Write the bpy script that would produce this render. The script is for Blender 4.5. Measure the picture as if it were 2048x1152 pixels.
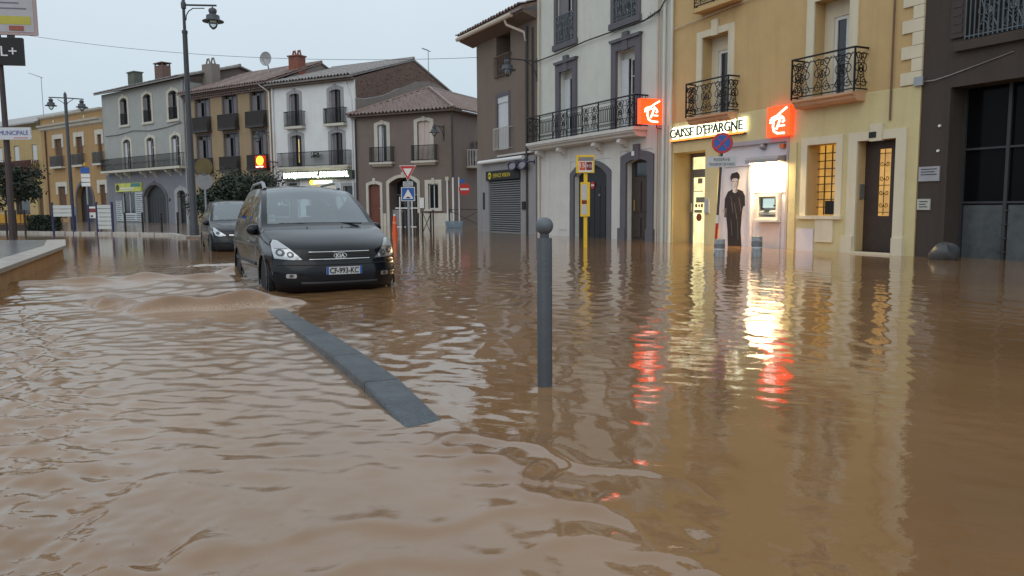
import bpy, bmesh, math, random
import numpy as np
from mathutils import Vector, Matrix
random.seed(7); np.random.seed(7)
PI = math.pi; R = math.radians
for o in list(bpy.data.objects): bpy.data.objects.remove(o)
SC = bpy.context.scene
COL = SC.collection

# ------------------------------------------------------------------ camera
cd = bpy.data.cameras.new('camera'); cam = bpy.data.objects.new('camera', cd); COL.objects.link(cam)
cd.sensor_width = 36; cd.lens = 36 * 1560 / 2048; cd.clip_start = .05; cd.clip_end = 3000
pitch = math.atan(161 / 1560); roll = R(.4)
cam.matrix_world = Matrix.Translation((0, 0, 1.2)) @ Matrix.Rotation(PI / 2 - pitch, 4, 'X') @ Matrix.Rotation(-roll, 4, 'Z')
SC.camera = cam

# ------------------------------------------------------------------ overcast evening sky, soft sun
w = bpy.data.worlds.new('World'); SC.world = w; w.use_nodes = True
nt = w.node_tree; nt.nodes.clear()
sky = nt.nodes.new('ShaderNodeTexSky'); sky.sky_type = 'NISHITA'; sky.sun_disc = False
sky.sun_elevation = R(38); sky.sun_rotation = R(200); sky.air_density = 1.0; sky.dust_density = 3.0
skb = nt.nodes.new('ShaderNodeBackground'); skb.inputs['Strength'].default_value = .06
nt.links.new(sky.outputs[0], skb.inputs['Color'])
tc = nt.nodes.new('ShaderNodeTexCoord'); sx = nt.nodes.new('ShaderNodeSeparateXYZ')
nt.links.new(tc.outputs['Generated'], sx.inputs[0])
rmp = nt.nodes.new('ShaderNodeValToRGB')       # overcast: the cloud deck brightens evenly towards the zenith
rmp.color_ramp.elements[0].position = 0; rmp.color_ramp.elements[0].color = (.60, .725, .81, 1)
rmp.color_ramp.elements[1].position = 1; rmp.color_ramp.elements[1].color = (.98, 1.09, 1.16, 1)
em_ = rmp.color_ramp.elements.new(.3); em_.color = (.80, .915, .995, 1)
nt.links.new(sx.outputs['Z'], rmp.inputs[0])
cn = nt.nodes.new('ShaderNodeTexNoise'); cn.inputs['Scale'].default_value = 2.2; cn.inputs['Detail'].default_value = 4
nt.links.new(tc.outputs['Generated'], cn.inputs['Vector'])
cm = nt.nodes.new('ShaderNodeMapRange'); cm.inputs['To Min'].default_value = .93; cm.inputs['To Max'].default_value = 1.07
nt.links.new(cn.outputs['Fac'], cm.inputs['Value'])
ovb = nt.nodes.new('ShaderNodeBackground')
nt.links.new(rmp.outputs[0], ovb.inputs['Color']); nt.links.new(cm.outputs[0], ovb.inputs['Strength'])
mx = nt.nodes.new('ShaderNodeMixShader'); mx.inputs[0].default_value = .85
nt.links.new(skb.outputs[0], mx.inputs[1]); nt.links.new(ovb.outputs[0], mx.inputs[2])
wo = nt.nodes.new('ShaderNodeOutputWorld'); nt.links.new(mx.outputs[0], wo.inputs['Surface'])
sd = bpy.data.lights.new('sun', 'SUN'); sd.energy = .5; sd.angle = R(60); sd.color = (1, .97, .92)
so = bpy.data.objects.new('sun', sd); COL.objects.link(so)
so.rotation_euler = (R(52), 0, R(-20))
SC.view_settings.view_transform = 'Standard'; SC.view_settings.look = 'None'
SC.view_settings.exposure = 0.0; SC.view_settings.gamma = 1
SC.render.resolution_x = 1024; SC.render.resolution_y = 576
SC.render.engine = 'CYCLES'

# ------------------------------------------------------------------ materials
def s(r, g, b):
    f = lambda c: (c / 255 / 12.92) if c <= 10 else ((c / 255 + .055) / 1.055) ** 2.4
    return (f(r), f(g), f(b))
MATS = {}
def mat(name, col, rough=.65, metal=0., var=.1, scale=2.5, bump=0., bscale=30, streak=0., emis=0., spec=.5, coat=0., ecol=None, dirt=None, ior=1.45, alpha=1.):
    if name in MATS: return MATS[name]
    m = bpy.data.materials.new(name); m.use_nodes = True; MATS[name] = m
    t = m.node_tree; b = t.nodes['Principled BSDF']
    b.inputs['Roughness'].default_value = rough; b.inputs['Metallic'].default_value = metal
    b.inputs['Specular IOR Level'].default_value = spec; b.inputs['IOR'].default_value = ior
    if coat: b.inputs['Coat Weight'].default_value = coat; b.inputs['Coat Roughness'].default_value = .04
    c4 = (*col, 1)
    tc = t.nodes.new('ShaderNodeTexCoord')
    if var or streak:
        n = t.nodes.new('ShaderNodeTexNoise'); n.inputs['Scale'].default_value = scale; n.inputs['Detail'].default_value = 6; n.inputs['Roughness'].default_value = .65
        t.links.new(tc.outputs['Object'], n.inputs['Vector'])
        mp = t.nodes.new('ShaderNodeMapRange'); mp.inputs['From Min'].default_value = .25; mp.inputs['From Max'].default_value = .75
        mp.inputs['To Min'].default_value = 1 - var; mp.inputs['To Max'].default_value = 1 + var
        t.links.new(n.outputs['Fac'], mp.inputs['Value'])
        vm = t.nodes.new('ShaderNodeVectorMath'); vm.operation = 'SCALE'; vm.inputs[0].default_value = col
        t.links.new(mp.outputs[0], vm.inputs['Scale'])
        out = vm.outputs[0]
        if streak:
            mpp = t.nodes.new('ShaderNodeMapping'); mpp.inputs['Scale'].default_value = (2.2, 2.2, .16)
            t.links.new(tc.outputs['Object'], mpp.inputs['Vector'])
            n2 = t.nodes.new('ShaderNodeTexNoise'); n2.inputs['Scale'].default_value = 1.3; n2.inputs['Detail'].default_value = 7; n2.inputs['Roughness'].default_value = .7
            t.links.new(mpp.outputs[0], n2.inputs['Vector'])
            m2 = t.nodes.new('ShaderNodeMapRange'); m2.inputs['From Min'].default_value = .48; m2.inputs['From Max'].default_value = .72
            m2.inputs['To Min'].default_value = 0; m2.inputs['To Max'].default_value = streak
            t.links.new(n2.outputs['Fac'], m2.inputs['Value'])
            mix = t.nodes.new('ShaderNodeMixRGB'); t.links.new(m2.outputs[0], mix.inputs['Fac']); t.links.new(out, mix.inputs['Color1'])
            mix.inputs['Color2'].default_value = (*(dirt or (col[0] * .45, col[1] * .42, col[2] * .4)), 1)
            out = mix.outputs[0]
        t.links.new(out, b.inputs['Base Color'])
    else:
        b.inputs['Base Color'].default_value = c4
    if bump:
        nb = t.nodes.new('ShaderNodeTexNoise'); nb.inputs['Scale'].default_value = bscale; nb.inputs['Detail'].default_value = 4
        t.links.new(tc.outputs['Object'], nb.inputs['Vector'])
        bp = t.nodes.new('ShaderNodeBump'); bp.inputs['Strength'].default_value = bump; bp.inputs['Distance'].default_value = .02
        t.links.new(nb.outputs['Fac'], bp.inputs['Height']); t.links.new(bp.outputs[0], b.inputs['Normal'])
    if emis:
        b.inputs['Emission Color'].default_value = (*(ecol or col), 1); b.inputs['Emission Strength'].default_value = emis
    return m

plaster = lambda n, c, st=.35, **k: mat(n, tuple(.94 * v for v in c), .85, 0, .08, 1.2, .35, 60, st, **k)
WHITE_WALL = plaster('white_render', (.74, .75, .76), .12)
CREAM_WALL = plaster('pale_cream_render', (.62, .63, .585), .16)
CREAM_LOW = plaster('pale_low_render', (.62, .60, .57), .25)
OCHRE = plaster('ochre_render', (.56, .39, .185), .22)
CREAM = plaster('cream_yellow_render', (.62, .53, .29), .18)
CREAMTRIM = plaster('cream_trim', (.68, .61, .46), .25)
BROWN = plaster('brown_render', (.185, .142, .118), .14)
BROWNK = plaster('taupe_render', (.195, .155, .138), .14)
SHADEBROWN = plaster('shade_darkened_brown_render', (.062, .047, .039), .4)  # brown darkened to carry the shade of the unlit end front
GREYSHOP = plaster('grey_shopfront_render', (.30, .29, .30), .3)
GREYWALL = plaster('grey_render', (.36, .37, .36), .18)
BLUEGREY = plaster('slate_blue_render', (.20, .205, .235), .3)
TANWALL = plaster('tan_render', (.34, .25, .15), .2)
ORANGE = plaster('orange_ochre_render', (.40, .25, .115), .4)
YELLOWF = plaster('dull_yellow_render', (.46, .34, .16), .4)
STONE = plaster('pale_stone', (.58, .55, .48), .35)
LILAC = mat('lilac_white_panel', (.62, .58, .62), .4, var=.04)
PEACH = plaster('terracotta_ledge', (.55, .32, .19), .3)
DARKTRIM = plaster('slate_grey_trim', (.125, .12, .14), .25)
GREYTRIM = plaster('grey_stone_trim', (.36, .36, .38), .3)
IRON = mat('wrought_iron', (.018, .018, .02), .45, .6, .1)
GREYIRON = mat('grey_painted_iron', (.10, .115, .13), .4, .5, .12, 8)
GLASSDARK = mat('dark_window_glass', (.018, .022, .026), .06, 0, 0, spec=.8)
CURTAIN = mat('dim_net_curtain', (.33, .33, .34), .9, 0, .15, 9)
WFRAME = mat('white_window_paint', (.62, .62, .61), .5, 0, .06)
BROWNWOOD = mat('dark_brown_wood', (.045, .030, .024), .5, 0, .25, 6, .2, 30)
REDWOOD = mat('red_brown_wood', (.16, .055, .038), .6, 0, .2, 6, .2, 30)
BLACKDOOR = mat('near_black_door_paint', (.016, .016, .020), .45, 0, .2, 5)
SHUTTER = mat('pale_shutter_paint', (.55, .57, .60), .6, 0, .08, 6)
BROWNSHUT = mat('brown_shutter_paint', (.10, .055, .035), .7, 0, .2, 6)
GREYSHUT = mat('grey_violet_shutter', (.17, .16, .175), .7, 0, .15, 6)
PINKSHUT = mat('pinkish_shutter', (.53, .44, .41), .7, 0, .1, 5)
TILE = mat('clay_canal_tiles', (.20, .135, .115), .34, 0, .4, 5, .5, 30, .6, dirt=(.12, .11, .11))
TILEG = mat('weathered_grey_tiles', (.24, .215, .205), .38, 0, .35, 4, .5, 30, .5, dirt=(.13, .12, .12))
BRICK = mat('rubble_brick', (.15, .098, .08), .9, 0, .5, 6, .9, 14)
CEMENT = plaster('cement_patch', (.24, .21, .19), .3)
PIPE = mat('cream_pipe', (.5, .42, .34), .6, 0, .1)
DARKPIPE = mat('dark_downpipe', (.05, .045, .045), .5, 0, .15)
GUTTER = mat('pale_gutter', (.55, .47, .39), .5, 0, .1)
SLAT = mat('grey_metal_slat', (.27, .275, .285), .4, .5, .1, 8)
BLACK = mat('matt_black', (.012, .012, .013), .6, 0, .1)
YELLOW = mat('bus_stop_yellow', (.72, .47, .02), .4, 0, .08, 6)
SIGNWHITE = mat('sign_white', (.72, .72, .72), .45, 0, .05, 6)
SIGNRED = mat('sign_red', (.50, .03, .03), .4, 0, .06, 6)
SIGNBLUE = mat('sign_blue', (.025, .10, .36), .4, 0, .06, 6)
NAVY = mat('navy_post_paint', (.035, .035, .10), .5, 0, .1)
GALV = mat('galvanised_steel', (.33, .34, .35), .4, .7, .15, 12)
GREYPOST = mat('grey_post_paint', (.075, .083, .095), .45, .2, .12, 9, .15, 60)
CONC = mat('wet_kerb_stone', (.046, .058, .070), .22, 0, .5, 5, .5, 60, .5, spec=.5, dirt=(.018, .022, .026))
PAVE = mat('pale_kerb_concrete', (.42, .39, .36), .35, 0, .25, 3, .3, 30)
ORANGEPL = mat('orange_plastic', (.75, .10, .02), .45, 0, .1)
CRATEBLUE = mat('blue_grey_plastic', (.22, .30, .38), .5, 0, .15)
TEXTDARK = mat('dark_lettering', (.03, .05, .04), .5, 0, 0)
LEAF = mat('dark_evergreen_leaf', (.020, .030, .017), .6, 0, .5, 1.5)
BARK = mat('bark', (.07, .055, .045), .9, 0, .3, 8, .5, 20)
E_WHITE = mat('lit_white_letters', (.9, .95, .85), .4, 0, 0, emis=3.2, ecol=(.92, 1, .86))
E_HALO = mat('lit_letter_halo', (.9, .95, .8), .4, 0, 0, emis=2.6, ecol=(.95, 1, .74))
E_RED = mat('lit_orange_red_panel', (.8, .1, .02), .35, 0, 0, emis=2.3, ecol=(1, .042, .006))
E_REDLINE = mat('lit_orange_tube', (.8, .2, .05), .35, 0, 0, emis=2.4, ecol=(1, .23, .04))
E_LOGO = mat('lit_logo_white', (.9, .9, .85), .4, 0, 0, emis=2.2, ecol=(1, .93, .80))
E_AMBER = mat('lit_amber_disc', (.9, .6, .05), .4, 0, 0, emis=3.0, ecol=(1, .62, .03))
E_YELLOWW = mat('lit_yellow_tube', (.9, .85, .5), .4, 0, 0, emis=3.0, ecol=(1, .95, .7))
E_LAMP = mat('lit_lamp_diffuser', (1, .9, .7), .4, 0, 0, emis=40, ecol=(1, .74, .36))

def lit_pane(name, col, strength, scale=3):
    if name in MATS: return MATS[name]
    m = bpy.data.materials.new(name); m.use_nodes = True; MATS[name] = m
    t = m.node_tree; b = t.nodes['Principled BSDF']; b.inputs['Base Color'].default_value = (.1, .1, .1, 1); b.inputs['Roughness'].default_value = .1
    tc = t.nodes.new('ShaderNodeTexCoord'); n = t.nodes.new('ShaderNodeTexNoise'); n.inputs['Scale'].default_value = scale
    t.links.new(tc.outputs['Object'], n.inputs['Vector'])
    mp = t.nodes.new('ShaderNodeMapRange'); mp.inputs['From Min'].default_value = .3; mp.inputs['From Max'].default_value = .7
    mp.inputs['To Min'].default_value = strength * .7; mp.inputs['To Max'].default_value = strength * 1.25
    t.links.new(n.outputs['Fac'], mp.inputs['Value']); t.links.new(mp.outputs[0], b.inputs['Emission Strength'])
    b.inputs['Emission Color'].default_value = (*col, 1)
    return m
E_DOOR = lit_pane('lit_bank_door_glass', (1, .87, .42), 1.35)
E_WIN = lit_pane('lit_amber_window', (1, .50, .075), .55)
E_DGL = lit_pane('lit_door_glass', (1, .52, .10), .55)

def glass_mat(name, tint, refl=.05):
    m = bpy.data.materials.new(name); m.use_nodes = True; t = m.node_tree; t.nodes.clear()
    o = t.nodes.new('ShaderNodeOutputMaterial'); tr = t.nodes.new('ShaderNodeBsdfTransparent'); tr.inputs[0].default_value = (*tint, 1)
    g = t.nodes.new('ShaderNodeBsdfGlossy'); g.inputs['Roughness'].default_value = .03; g.inputs[0].default_value = (.9, .95, 1, 1)
    fr = t.nodes.new('ShaderNodeFresnel'); fr.inputs[0].default_value = 1.5
    ad = t.nodes.new('ShaderNodeMath'); ad.operation = 'ADD'; ad.inputs[1].default_value = refl; ad.use_clamp = True
    t.links.new(fr.outputs[0], ad.inputs[0])
    mx = t.nodes.new('ShaderNodeMixShader'); t.links.new(ad.outputs[0], mx.inputs[0]); t.links.new(tr.outputs[0], mx.inputs[1]); t.links.new(g.outputs[0], mx.inputs[2])
    t.links.new(mx.outputs[0], o.inputs[0]); return m
CARGLASS = glass_mat('car_glass', (.60, .72, .75), .17)
BULBGLASS = glass_mat('lamp_globe_glass', (.8, .85, .85), .05)

# ------------------------------------------------------------------ mesh builder
class MB:
    def __init__(s): s.v = []; s.f = []
    def add(s, vs, fs):
        b = len(s.v); s.v += [tuple(v) for v in vs]; s.f += [tuple(i + b for i in f) for f in fs]; return s
    def box(s, x0, x1, y0, y1, z0, z1):
        return s.add([(x0, y0, z0), (x1, y0, z0), (x1, y1, z0), (x0, y1, z0), (x0, y0, z1), (x1, y0, z1), (x1, y1, z1), (x0, y1, z1)],
                     [(0, 3, 2, 1), (4, 5, 6, 7), (0, 1, 5, 4), (1, 2, 6, 5), (2, 3, 7, 6), (3, 0, 4, 7)])
    def quad(s, a, b, c, d): return s.add([a, b, c, d], [(0, 1, 2, 3)])
    def prism(s, pts, y0, y1):       # polygon in x,z extruded along y
        n = len(pts); vs = [(x, y0, z) for x, z in pts] + [(x, y1, z) for x, z in pts]
        fs = [tuple(range(n)), tuple(range(2 * n - 1, n - 1, -1))] + [(i, i + n, (i + 1) % n + n, (i + 1) % n) for i in range(n)]
        return s.add(vs, fs)
    def prismz(s, pts, z0, z1):      # polygon in x,y extruded along z
        n = len(pts); vs = [(x, y, z0) for x, y in pts] + [(x, y, z1) for x, y in pts]
        fs = [tuple(range(n - 1, -1, -1)), tuple(range(n, 2 * n))] + [(i, (i + 1) % n, (i + 1) % n + n, i + n) for i in range(n)]
        return s.add(vs, fs)
    def prismx(s, pts, x0, x1):      # polygon in y,z extruded along x
        n = len(pts); vs = [(x0, y, z) for y, z in pts] + [(x1, y, z) for y, z in pts]
        fs = [tuple(range(n)), tuple(range(2 * n - 1, n - 1, -1))] + [(i, i + n, (i + 1) % n + n, (i + 1) % n) for i in range(n)]
        return s.add(vs, fs)
    def lathe(s, prof, n=16, c=(0, 0, 0), axis='z'):
        b = len(s.v)
        for r, h in prof:
            for k in range(n):
                a = 2 * PI * k / n; p = (r * math.cos(a), r * math.sin(a), h)
                if axis == 'y': p = (p[0], p[2], p[1])
                elif axis == 'x': p = (p[2], p[0], p[1])
                s.v.append((p[0] + c[0], p[1] + c[1], p[2] + c[2]))
        m = len(prof)
        for i in range(m - 1):
            for k in range(n):
                s.f.append((b + i * n + k, b + i * n + (k + 1) % n, b + (i + 1) * n + (k + 1) % n, b + (i + 1) * n + k))
        s.f.append(tuple(b + k for k in range(n - 1, -1, -1))); s.f.append(tuple(b + (m - 1) * n + k for k in range(n)))
        return s
    def tube(s, pts, r, n=6, closed=False):
        P = [Vector(p) for p in pts]; m = len(P); b = len(s.v)
        rr = r if isinstance(r, (list, tuple)) else [r] * m
        up = None
        for i in range(m):
            if closed: t = P[(i + 1) % m] - P[i - 1]
            else: t = P[min(i + 1, m - 1)] - P[max(i - 1, 0)]
            t.normalize()
            if up is None: up = Vector((0, 0, 1)) if abs(t.z) < .9 else Vector((1, 0, 0))
            a = t.cross(up)
            if a.length < 1e-4: a = t.cross(Vector((.3, .8, .5)))
            a.normalize(); c = a.cross(t); up = c
            for k in range(n):
                an = 2 * PI * k / n; q = P[i] + (a * math.cos(an) + c * math.sin(an)) * rr[i]; s.v.append(tuple(q))
        for i in range(m if closed else m - 1):
            j = (i + 1) % m
            for k in range(n):
                s.f.append((b + i * n + k, b + i * n + (k + 1) % n, b + j * n + (k + 1) % n, b + j * n + k))
        if not closed:
            s.f.append(tuple(b + k for k in range(n - 1, -1, -1))); s.f.append(tuple(b + (m - 1) * n + k for k in range(n)))
        return s
    def build(s, name, m, parent=None, smooth=False, fix=True):
        me = bpy.data.meshes.new(name); me.from_pydata(s.v, [], s.f); me.update()
        if fix:
            bm = bmesh.new(); bm.from_mesh(me); bmesh.ops.recalc_face_normals(bm, faces=bm.faces); bm.to_mesh(me); bm.free()
        if smooth:
            me.polygons.foreach_set('use_smooth', [True] * len(me.polygons))
            try: me.set_sharp_from_angle(angle=R(38))
            except Exception: pass
        o = bpy.data.objects.new(name, me); COL.objects.link(o)
        if m: me.materials.append(m)
        if parent: o.parent = parent
        return o
def bx(name, m, parent, *a): return MB().box(*a).build(name, m, parent)
def share(src, parent, loc=(0, 0, 0), rot=(0, 0, 0)):
    o = src.copy(); COL.objects.link(o); o.parent = parent; o.location = loc; o.rotation_euler = rot; return o
def tag(o, label, cat, group=None):
    o['label'] = label; o['category'] = cat
    if group: o['group'] = group
    return o
def thing(name, label, cat, loc=(0, 0, 0), rz=0, group=None):
    o = bpy.data.objects.new(name, None); COL.objects.link(o); o.location = loc; o.rotation_euler = (0, 0, rz)
    return tag(o, label, cat, group)
def struct(o): o['kind'] = 'structure'; return o
def text(name, body, m, parent, loc, size, width=None, extrude=.004, rot=(PI / 2, 0, 0), offset=0., shear=0.):
    c = bpy.data.curves.new(name, 'FONT'); c.body = body; c.size = size; c.extrude = extrude; c.offset = offset; c.shear = shear
    c.align_x = 'CENTER'; c.align_y = 'CENTER'; c.resolution_u = 3
    t = bpy.data.objects.new('tmp_text', c); COL.objects.link(t)
    dg = bpy.context.evaluated_depsgraph_get(); me = bpy.data.meshes.new_from_object(t.evaluated_get(dg))
    bpy.data.objects.remove(t); bpy.data.curves.remove(c)
    xs = [v.co.x for v in me.vertices]; ys = [v.co.y for v in me.vertices]
    cx = (min(xs) + max(xs)) / 2; cy = (min(ys) + max(ys)) / 2; k = (width / (max(xs) - min(xs))) if width else 1
    for v in me.vertices: v.co.x = (v.co.x - cx) * k; v.co.y -= cy
    me.name = name; me.materials.clear(); me.materials.append(m)
    o = bpy.data.objects.new(name, me); COL.objects.link(o); o.parent = parent; o.location = loc; o.rotation_euler = rot
    return o
def arc(cx, cz, r, a0, a1, n=10, y=0): return [(cx + r * math.cos(R(a0 + (a1 - a0) * i / n)), y, cz + r * math.sin(R(a0 + (a1 - a0) * i / n))) for i in range(n + 1)]

# ------------------------------------------------------------------ facade parts (local x along the front, y into the house, z up)
def arch_pts(u0, u1, zs, rise, n=10):
    if rise <= 0: return [(u0, zs), (u1, zs)]
    hw = (u1 - u0) / 2; rad = (hw * hw + rise * rise) / (2 * rise); cz = zs + rise - rad; a = math.asin(min(1, hw / rad)); cu = (u0 + u1) / 2
    if rise > hw * .98: a = PI / 2; rad = hw; cz = zs
    return [(cu + rad * math.sin(-a + 2 * a * i / n), cz + rad * math.cos(-a + 2 * a * i / n)) for i in range(n + 1)]
def wall_mesh(mb, u0, u1, z0, z1, holes, y=0.):
    # holes: (a,b,z_bottom,z_top,rise,depth); z_top is the crown of the opening
    us = sorted({u0, u1, *[h[0] for h in holes], *[h[1] for h in holes]}); zs = sorted({z0, z1, *[h[2] for h in holes], *[h[3] for h in holes]})
    us = [u for u in us if u0 <= u <= u1]; zs = [z for z in zs if z0 <= z <= z1]
    for i in range(len(us) - 1):
        for j in range(len(zs) - 1):
            cu = (us[i] + us[i + 1]) / 2; cz = (zs[j] + zs[j + 1]) / 2
            if any(h[0] < cu < h[1] and h[2] < cz < h[3] for h in holes): continue
            mb.quad((us[i], y, zs[j]), (us[i + 1], y, zs[j]), (us[i + 1], y, zs[j + 1]), (us[i], y, zs[j + 1]))
    for a, b, zb, zt, rise, dep in holes:
        sp = zt - rise; pts = arch_pts(a, b, sp, rise)
        mb.quad((a, y, zb), (a, y + dep, zb), (a, y + dep, sp), (a, y, sp)); mb.quad((b, y, zb), (b, y, sp), (b, y + dep, sp), (b, y + dep, zb))
        mb.quad((a, y, zb), (b, y, zb), (b, y + dep, zb), (a, y + dep, zb))
        for p, q in zip(pts[:-1], pts[1:]): mb.quad((p[0], y, p[1]), (q[0], y, q[1]), (q[0], y + dep, q[1]), (p[0], y + dep, p[1]))
        if rise > 0:
            h = len(pts) // 2
            mb.add([(a, y, zt)] + [(p[0], y, p[1]) for p in pts[:h + 1]], [tuple(range(h + 2))])
            mb.add([(b, y, zt)] + [(p[0], y, p[1]) for p in pts[h:]], [tuple(range(len(pts) - h + 1))])
def house(name, label, org, ang, wd, top, depth, wmat, holes, group=None, z0=-.25, side_top=None):
    t = thing(name, label, 'building', (org[0], org[1], 0), R(ang), group)
    mb = MB(); wall_mesh(mb, 0, wd, z0, top, holes)
    st = side_top or top
    mb.quad((0, 0, z0), (0, depth, z0), (0, depth, st), (0, 0, top)); mb.quad((wd, 0, z0), (wd, depth, z0), (wd, depth, st), (wd, 0, top)); mb.quad((0, depth, z0), (wd, depth, z0), (wd, depth, st), (0, depth, st))
    mb.build('wall', wmat, t, fix=False)
    return t
def surround(p, a, b, zb, zt, wd, m, rise=0, proud=.05, key=0, keyw=.3, sill=0, name='window_surround', lint=None, y=0.):
    mb = MB(); lint = lint or wd; sp = zt - rise
    mb.box(a - wd, a, y - proud, y + .02, zb, sp); mb.box(b, b + wd, y - proud, y + .02, zb, sp)
    inn = arch_pts(a, b, sp, rise); low = 0 < rise < .5 * (b - a) / 2
    if low:
        up = lint * .8
        for q, sg in ((a, -1), (b, 1)): mb.prism([(q, sp), (q + sg * wd, sp), (q + sg * wd, sp + up)], y - proud, y + .02)
    out = arch_pts(a - wd, b + wd, sp + lint * .8, rise + lint * .2) if low else arch_pts(a - wd, b + wd, sp + (lint if rise <= 0 else .0), rise + (lint if rise > 0 else 0))
    if rise <= 0: mb.box(a - wd, b + wd, y - proud, y + .02, zt + .0005, zt + lint)
    else:
        n = len(inn) - 1
        for i in range(n):
            mb.prism([inn[i], inn[i + 1], out[i + 1], out[i]], y - proud, y + .02)
    if key: c = (a + b) / 2; mb.box(c - keyw / 2, c + keyw / 2, y - proud - .03, y + .02, zt - .03, zt + lint + key)
    if sill: mb.box(a - wd - .05, b + wd + .05, y - proud - .06, y + .02, zb - sill, zb - .001)
    return mb.build(name, m, p)
def window(p, a, b, zb, zt, y, fm, gm, bars=(1, 3), fw=.06, rise=0., name='window'):
    # glazed frame standing inside the opening, its pane behind
    mb = MB(); mb.box(a, a + fw, y - .03, y + .03, zb, zt); mb.box(b - fw, b, y - .03, y + .03, zb, zt); mb.box(a + fw, b - fw, y - .03, y + .03, zt - fw, zt); mb.box(a + fw, b - fw, y - .03, y + .03, zb, zb + fw)
    for i in range(1, bars[0] + 1):
        x = a + (b - a) * i / (bars[0] + 1); mb.box(x - fw * .5, x + fw * .5, y - .025, y + .028, zb + fw, zt - fw)
    for i in range(1, bars[1] + 1):
        z = zb + (zt - zb) * i / (bars[1] + 1); mb.box(a + fw, b - fw, y - .02, y + .02, z - .018, z + .018)
    o = mb.build(name, fm, p)
    MB().box(a + .01, b - .01, y + .005, y + .012, zb + .01, zt - .01).build('pane', gm, o)
    return o
def shutter(p, a, b, zb, zt, y, m, name='shutter', n=0):
    o = bx(name, m, p, a, b, y - .02, y + .02, zb, zt)
    if n:
        for i in range(n):
            z = zb + .08 + (zt - zb - .16) * (i + .5) / n; h = (zt - zb - .16) / n * .36
            MB().box(a + .05, b - .05, y - .032, y - .018, z - h, z + h).build('louvre', m, o)
    return o
def bars_rail(mb, a, b, z0, z1, d0, step=.11, r=.011, ends=True):
    # straight balustrade on three sides: front at y=-d0, returns to the wall
    for z in (z0 + .06, z1):
        rr = .022 if z == z1 else .014
        mb.box(a, b, -d0 - rr, -d0 + rr, z - rr, z + rr)
        if ends: mb.box(a - rr, a + rr, -d0, 0, z - rr, z + rr); mb.box(b - rr, b + rr, -d0, 0, z - rr, z + rr)
    n = max(2, round((b - a) / step))
    for i in range(n + 1):
        x = a + (b - a) * i / n; mb.box(x - r, x + r, -d0 - r, -d0 + r, z0, z1)
    if ends:
        k = max(1, round(d0 / step))
        for i in range(1, k):
            y = -d0 * i / k
            for x in (a, b): mb.box(x - r, x + r, y - r, y + r, z0, z1)
    return mb
def spiral(cx, cz, r0, turns, a0, y, sg=1, n=22):
    return [(cx + r0 * (1 - .8 * i / n) * math.cos(R(a0) + sg * turns * 2 * PI * i / n), y, cz + r0 * (1 - .8 * i / n) * math.sin(R(a0) + sg * turns * 2 * PI * i / n)) for i in range(n + 1)]
def scroll_panel(mb, a, b, z0, z1, y, r=.011, n=3, fn=None):
    # wrought panels of paired C-scrolls, rosettes and a central lozenge; fn maps (s along, y, z) to local space
    P0 = len(mb.v); wdt = (b - a) / n; h = z1 - z0
    for i in range(n):
        c = a + wdt * (i + .5); q = wdt * .46
        for sg in (-1, 1):
            mb.tube(spiral(c + sg * q * .52, z0 + h * .18, h * .14, 1.4, 90, y, sg), r, 4)
            mb.tube(spiral(c + sg * q * .48, z0 + h * .82, h * .13, 1.4, -90, y, -sg), r, 4)
            mb.tube([(c + sg * q * (.95 - .55 * math.sin(PI * k / 10)), y, z0 + h * (.08 + .84 * k / 10)) for k in range(11)], r, 4)
            mb.tube(spiral(c + sg * q * .45, z0 + h * .52, h * .17, 1.2, 200 if sg > 0 else -20, y, -sg), r, 4)
        mb.tube([(c + h * .1 * math.cos(2 * PI * k / 12), y, z0 + h * .47 + h * .13 * math.sin(2 * PI * k / 12)) for k in range(12)], r, 4, True)
        mb.tube(spiral(c, z0 + h * .80, h * .09, 1.3, 0, y), r, 4); mb.tube([(c, y, z0), (c, y, z0 + h * .34)], r, 4)
        mb.tube([(c + h * .05 * math.cos(2 * PI * k / 8), y - .004, z0 + h * .47 + h * .05 * math.sin(2 * PI * k / 8)) for k in range(8)], r * 1.6, 4, True)
    if fn: mb.v[P0:] = [fn(*v) for v in mb.v[P0:]]
    return mb
def tile_slope(p, name, m, a, b, y0, z0, y1, z1, lim=None, per=.30, amp=.065, rows=None, base=0.):
    # corrugated canal-tile sheet rising from eave (y0,z0) to ridge (y1,z1); lim(u)->0..1 caps each column
    L = math.hypot(y1 - y0, z1 - z0); rows = rows or max(2, int(L / .42)); nu = max(4, int((b - a) / per)) * 6
    ny, nz = -(z1 - z0) / L, (y1 - y0) / L; mb = MB(); V = []; F = []
    for j in range(rows * 2 + 1):
        v = (j // 2 + (j % 2) * .96) / rows if j < rows * 2 else 1.
        stp = .022 * (1 - (j % 2)) if j < rows * 2 else 0
        for i in range(nu + 1):
            u = a + (b - a) * i / nu; vv = min(v, lim(u)) if lim else v
            o = amp * math.sin(2 * PI * (u - a) / per) + stp + base + .012 * math.sin(u * 7.3 + j * 1.7)
            V.append((u, y0 + (y1 - y0) * vv + ny * o, z0 + (z1 - z0) * vv + nz * o))
    for j in range(rows * 2):
        for i in range(nu): q = j * (nu + 1) + i; F.append((q, q + 1, q + nu + 2, q + nu + 1))
    mb.v, mb.f = V, F
    return mb.build(name, m, p, fix=False)
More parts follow.
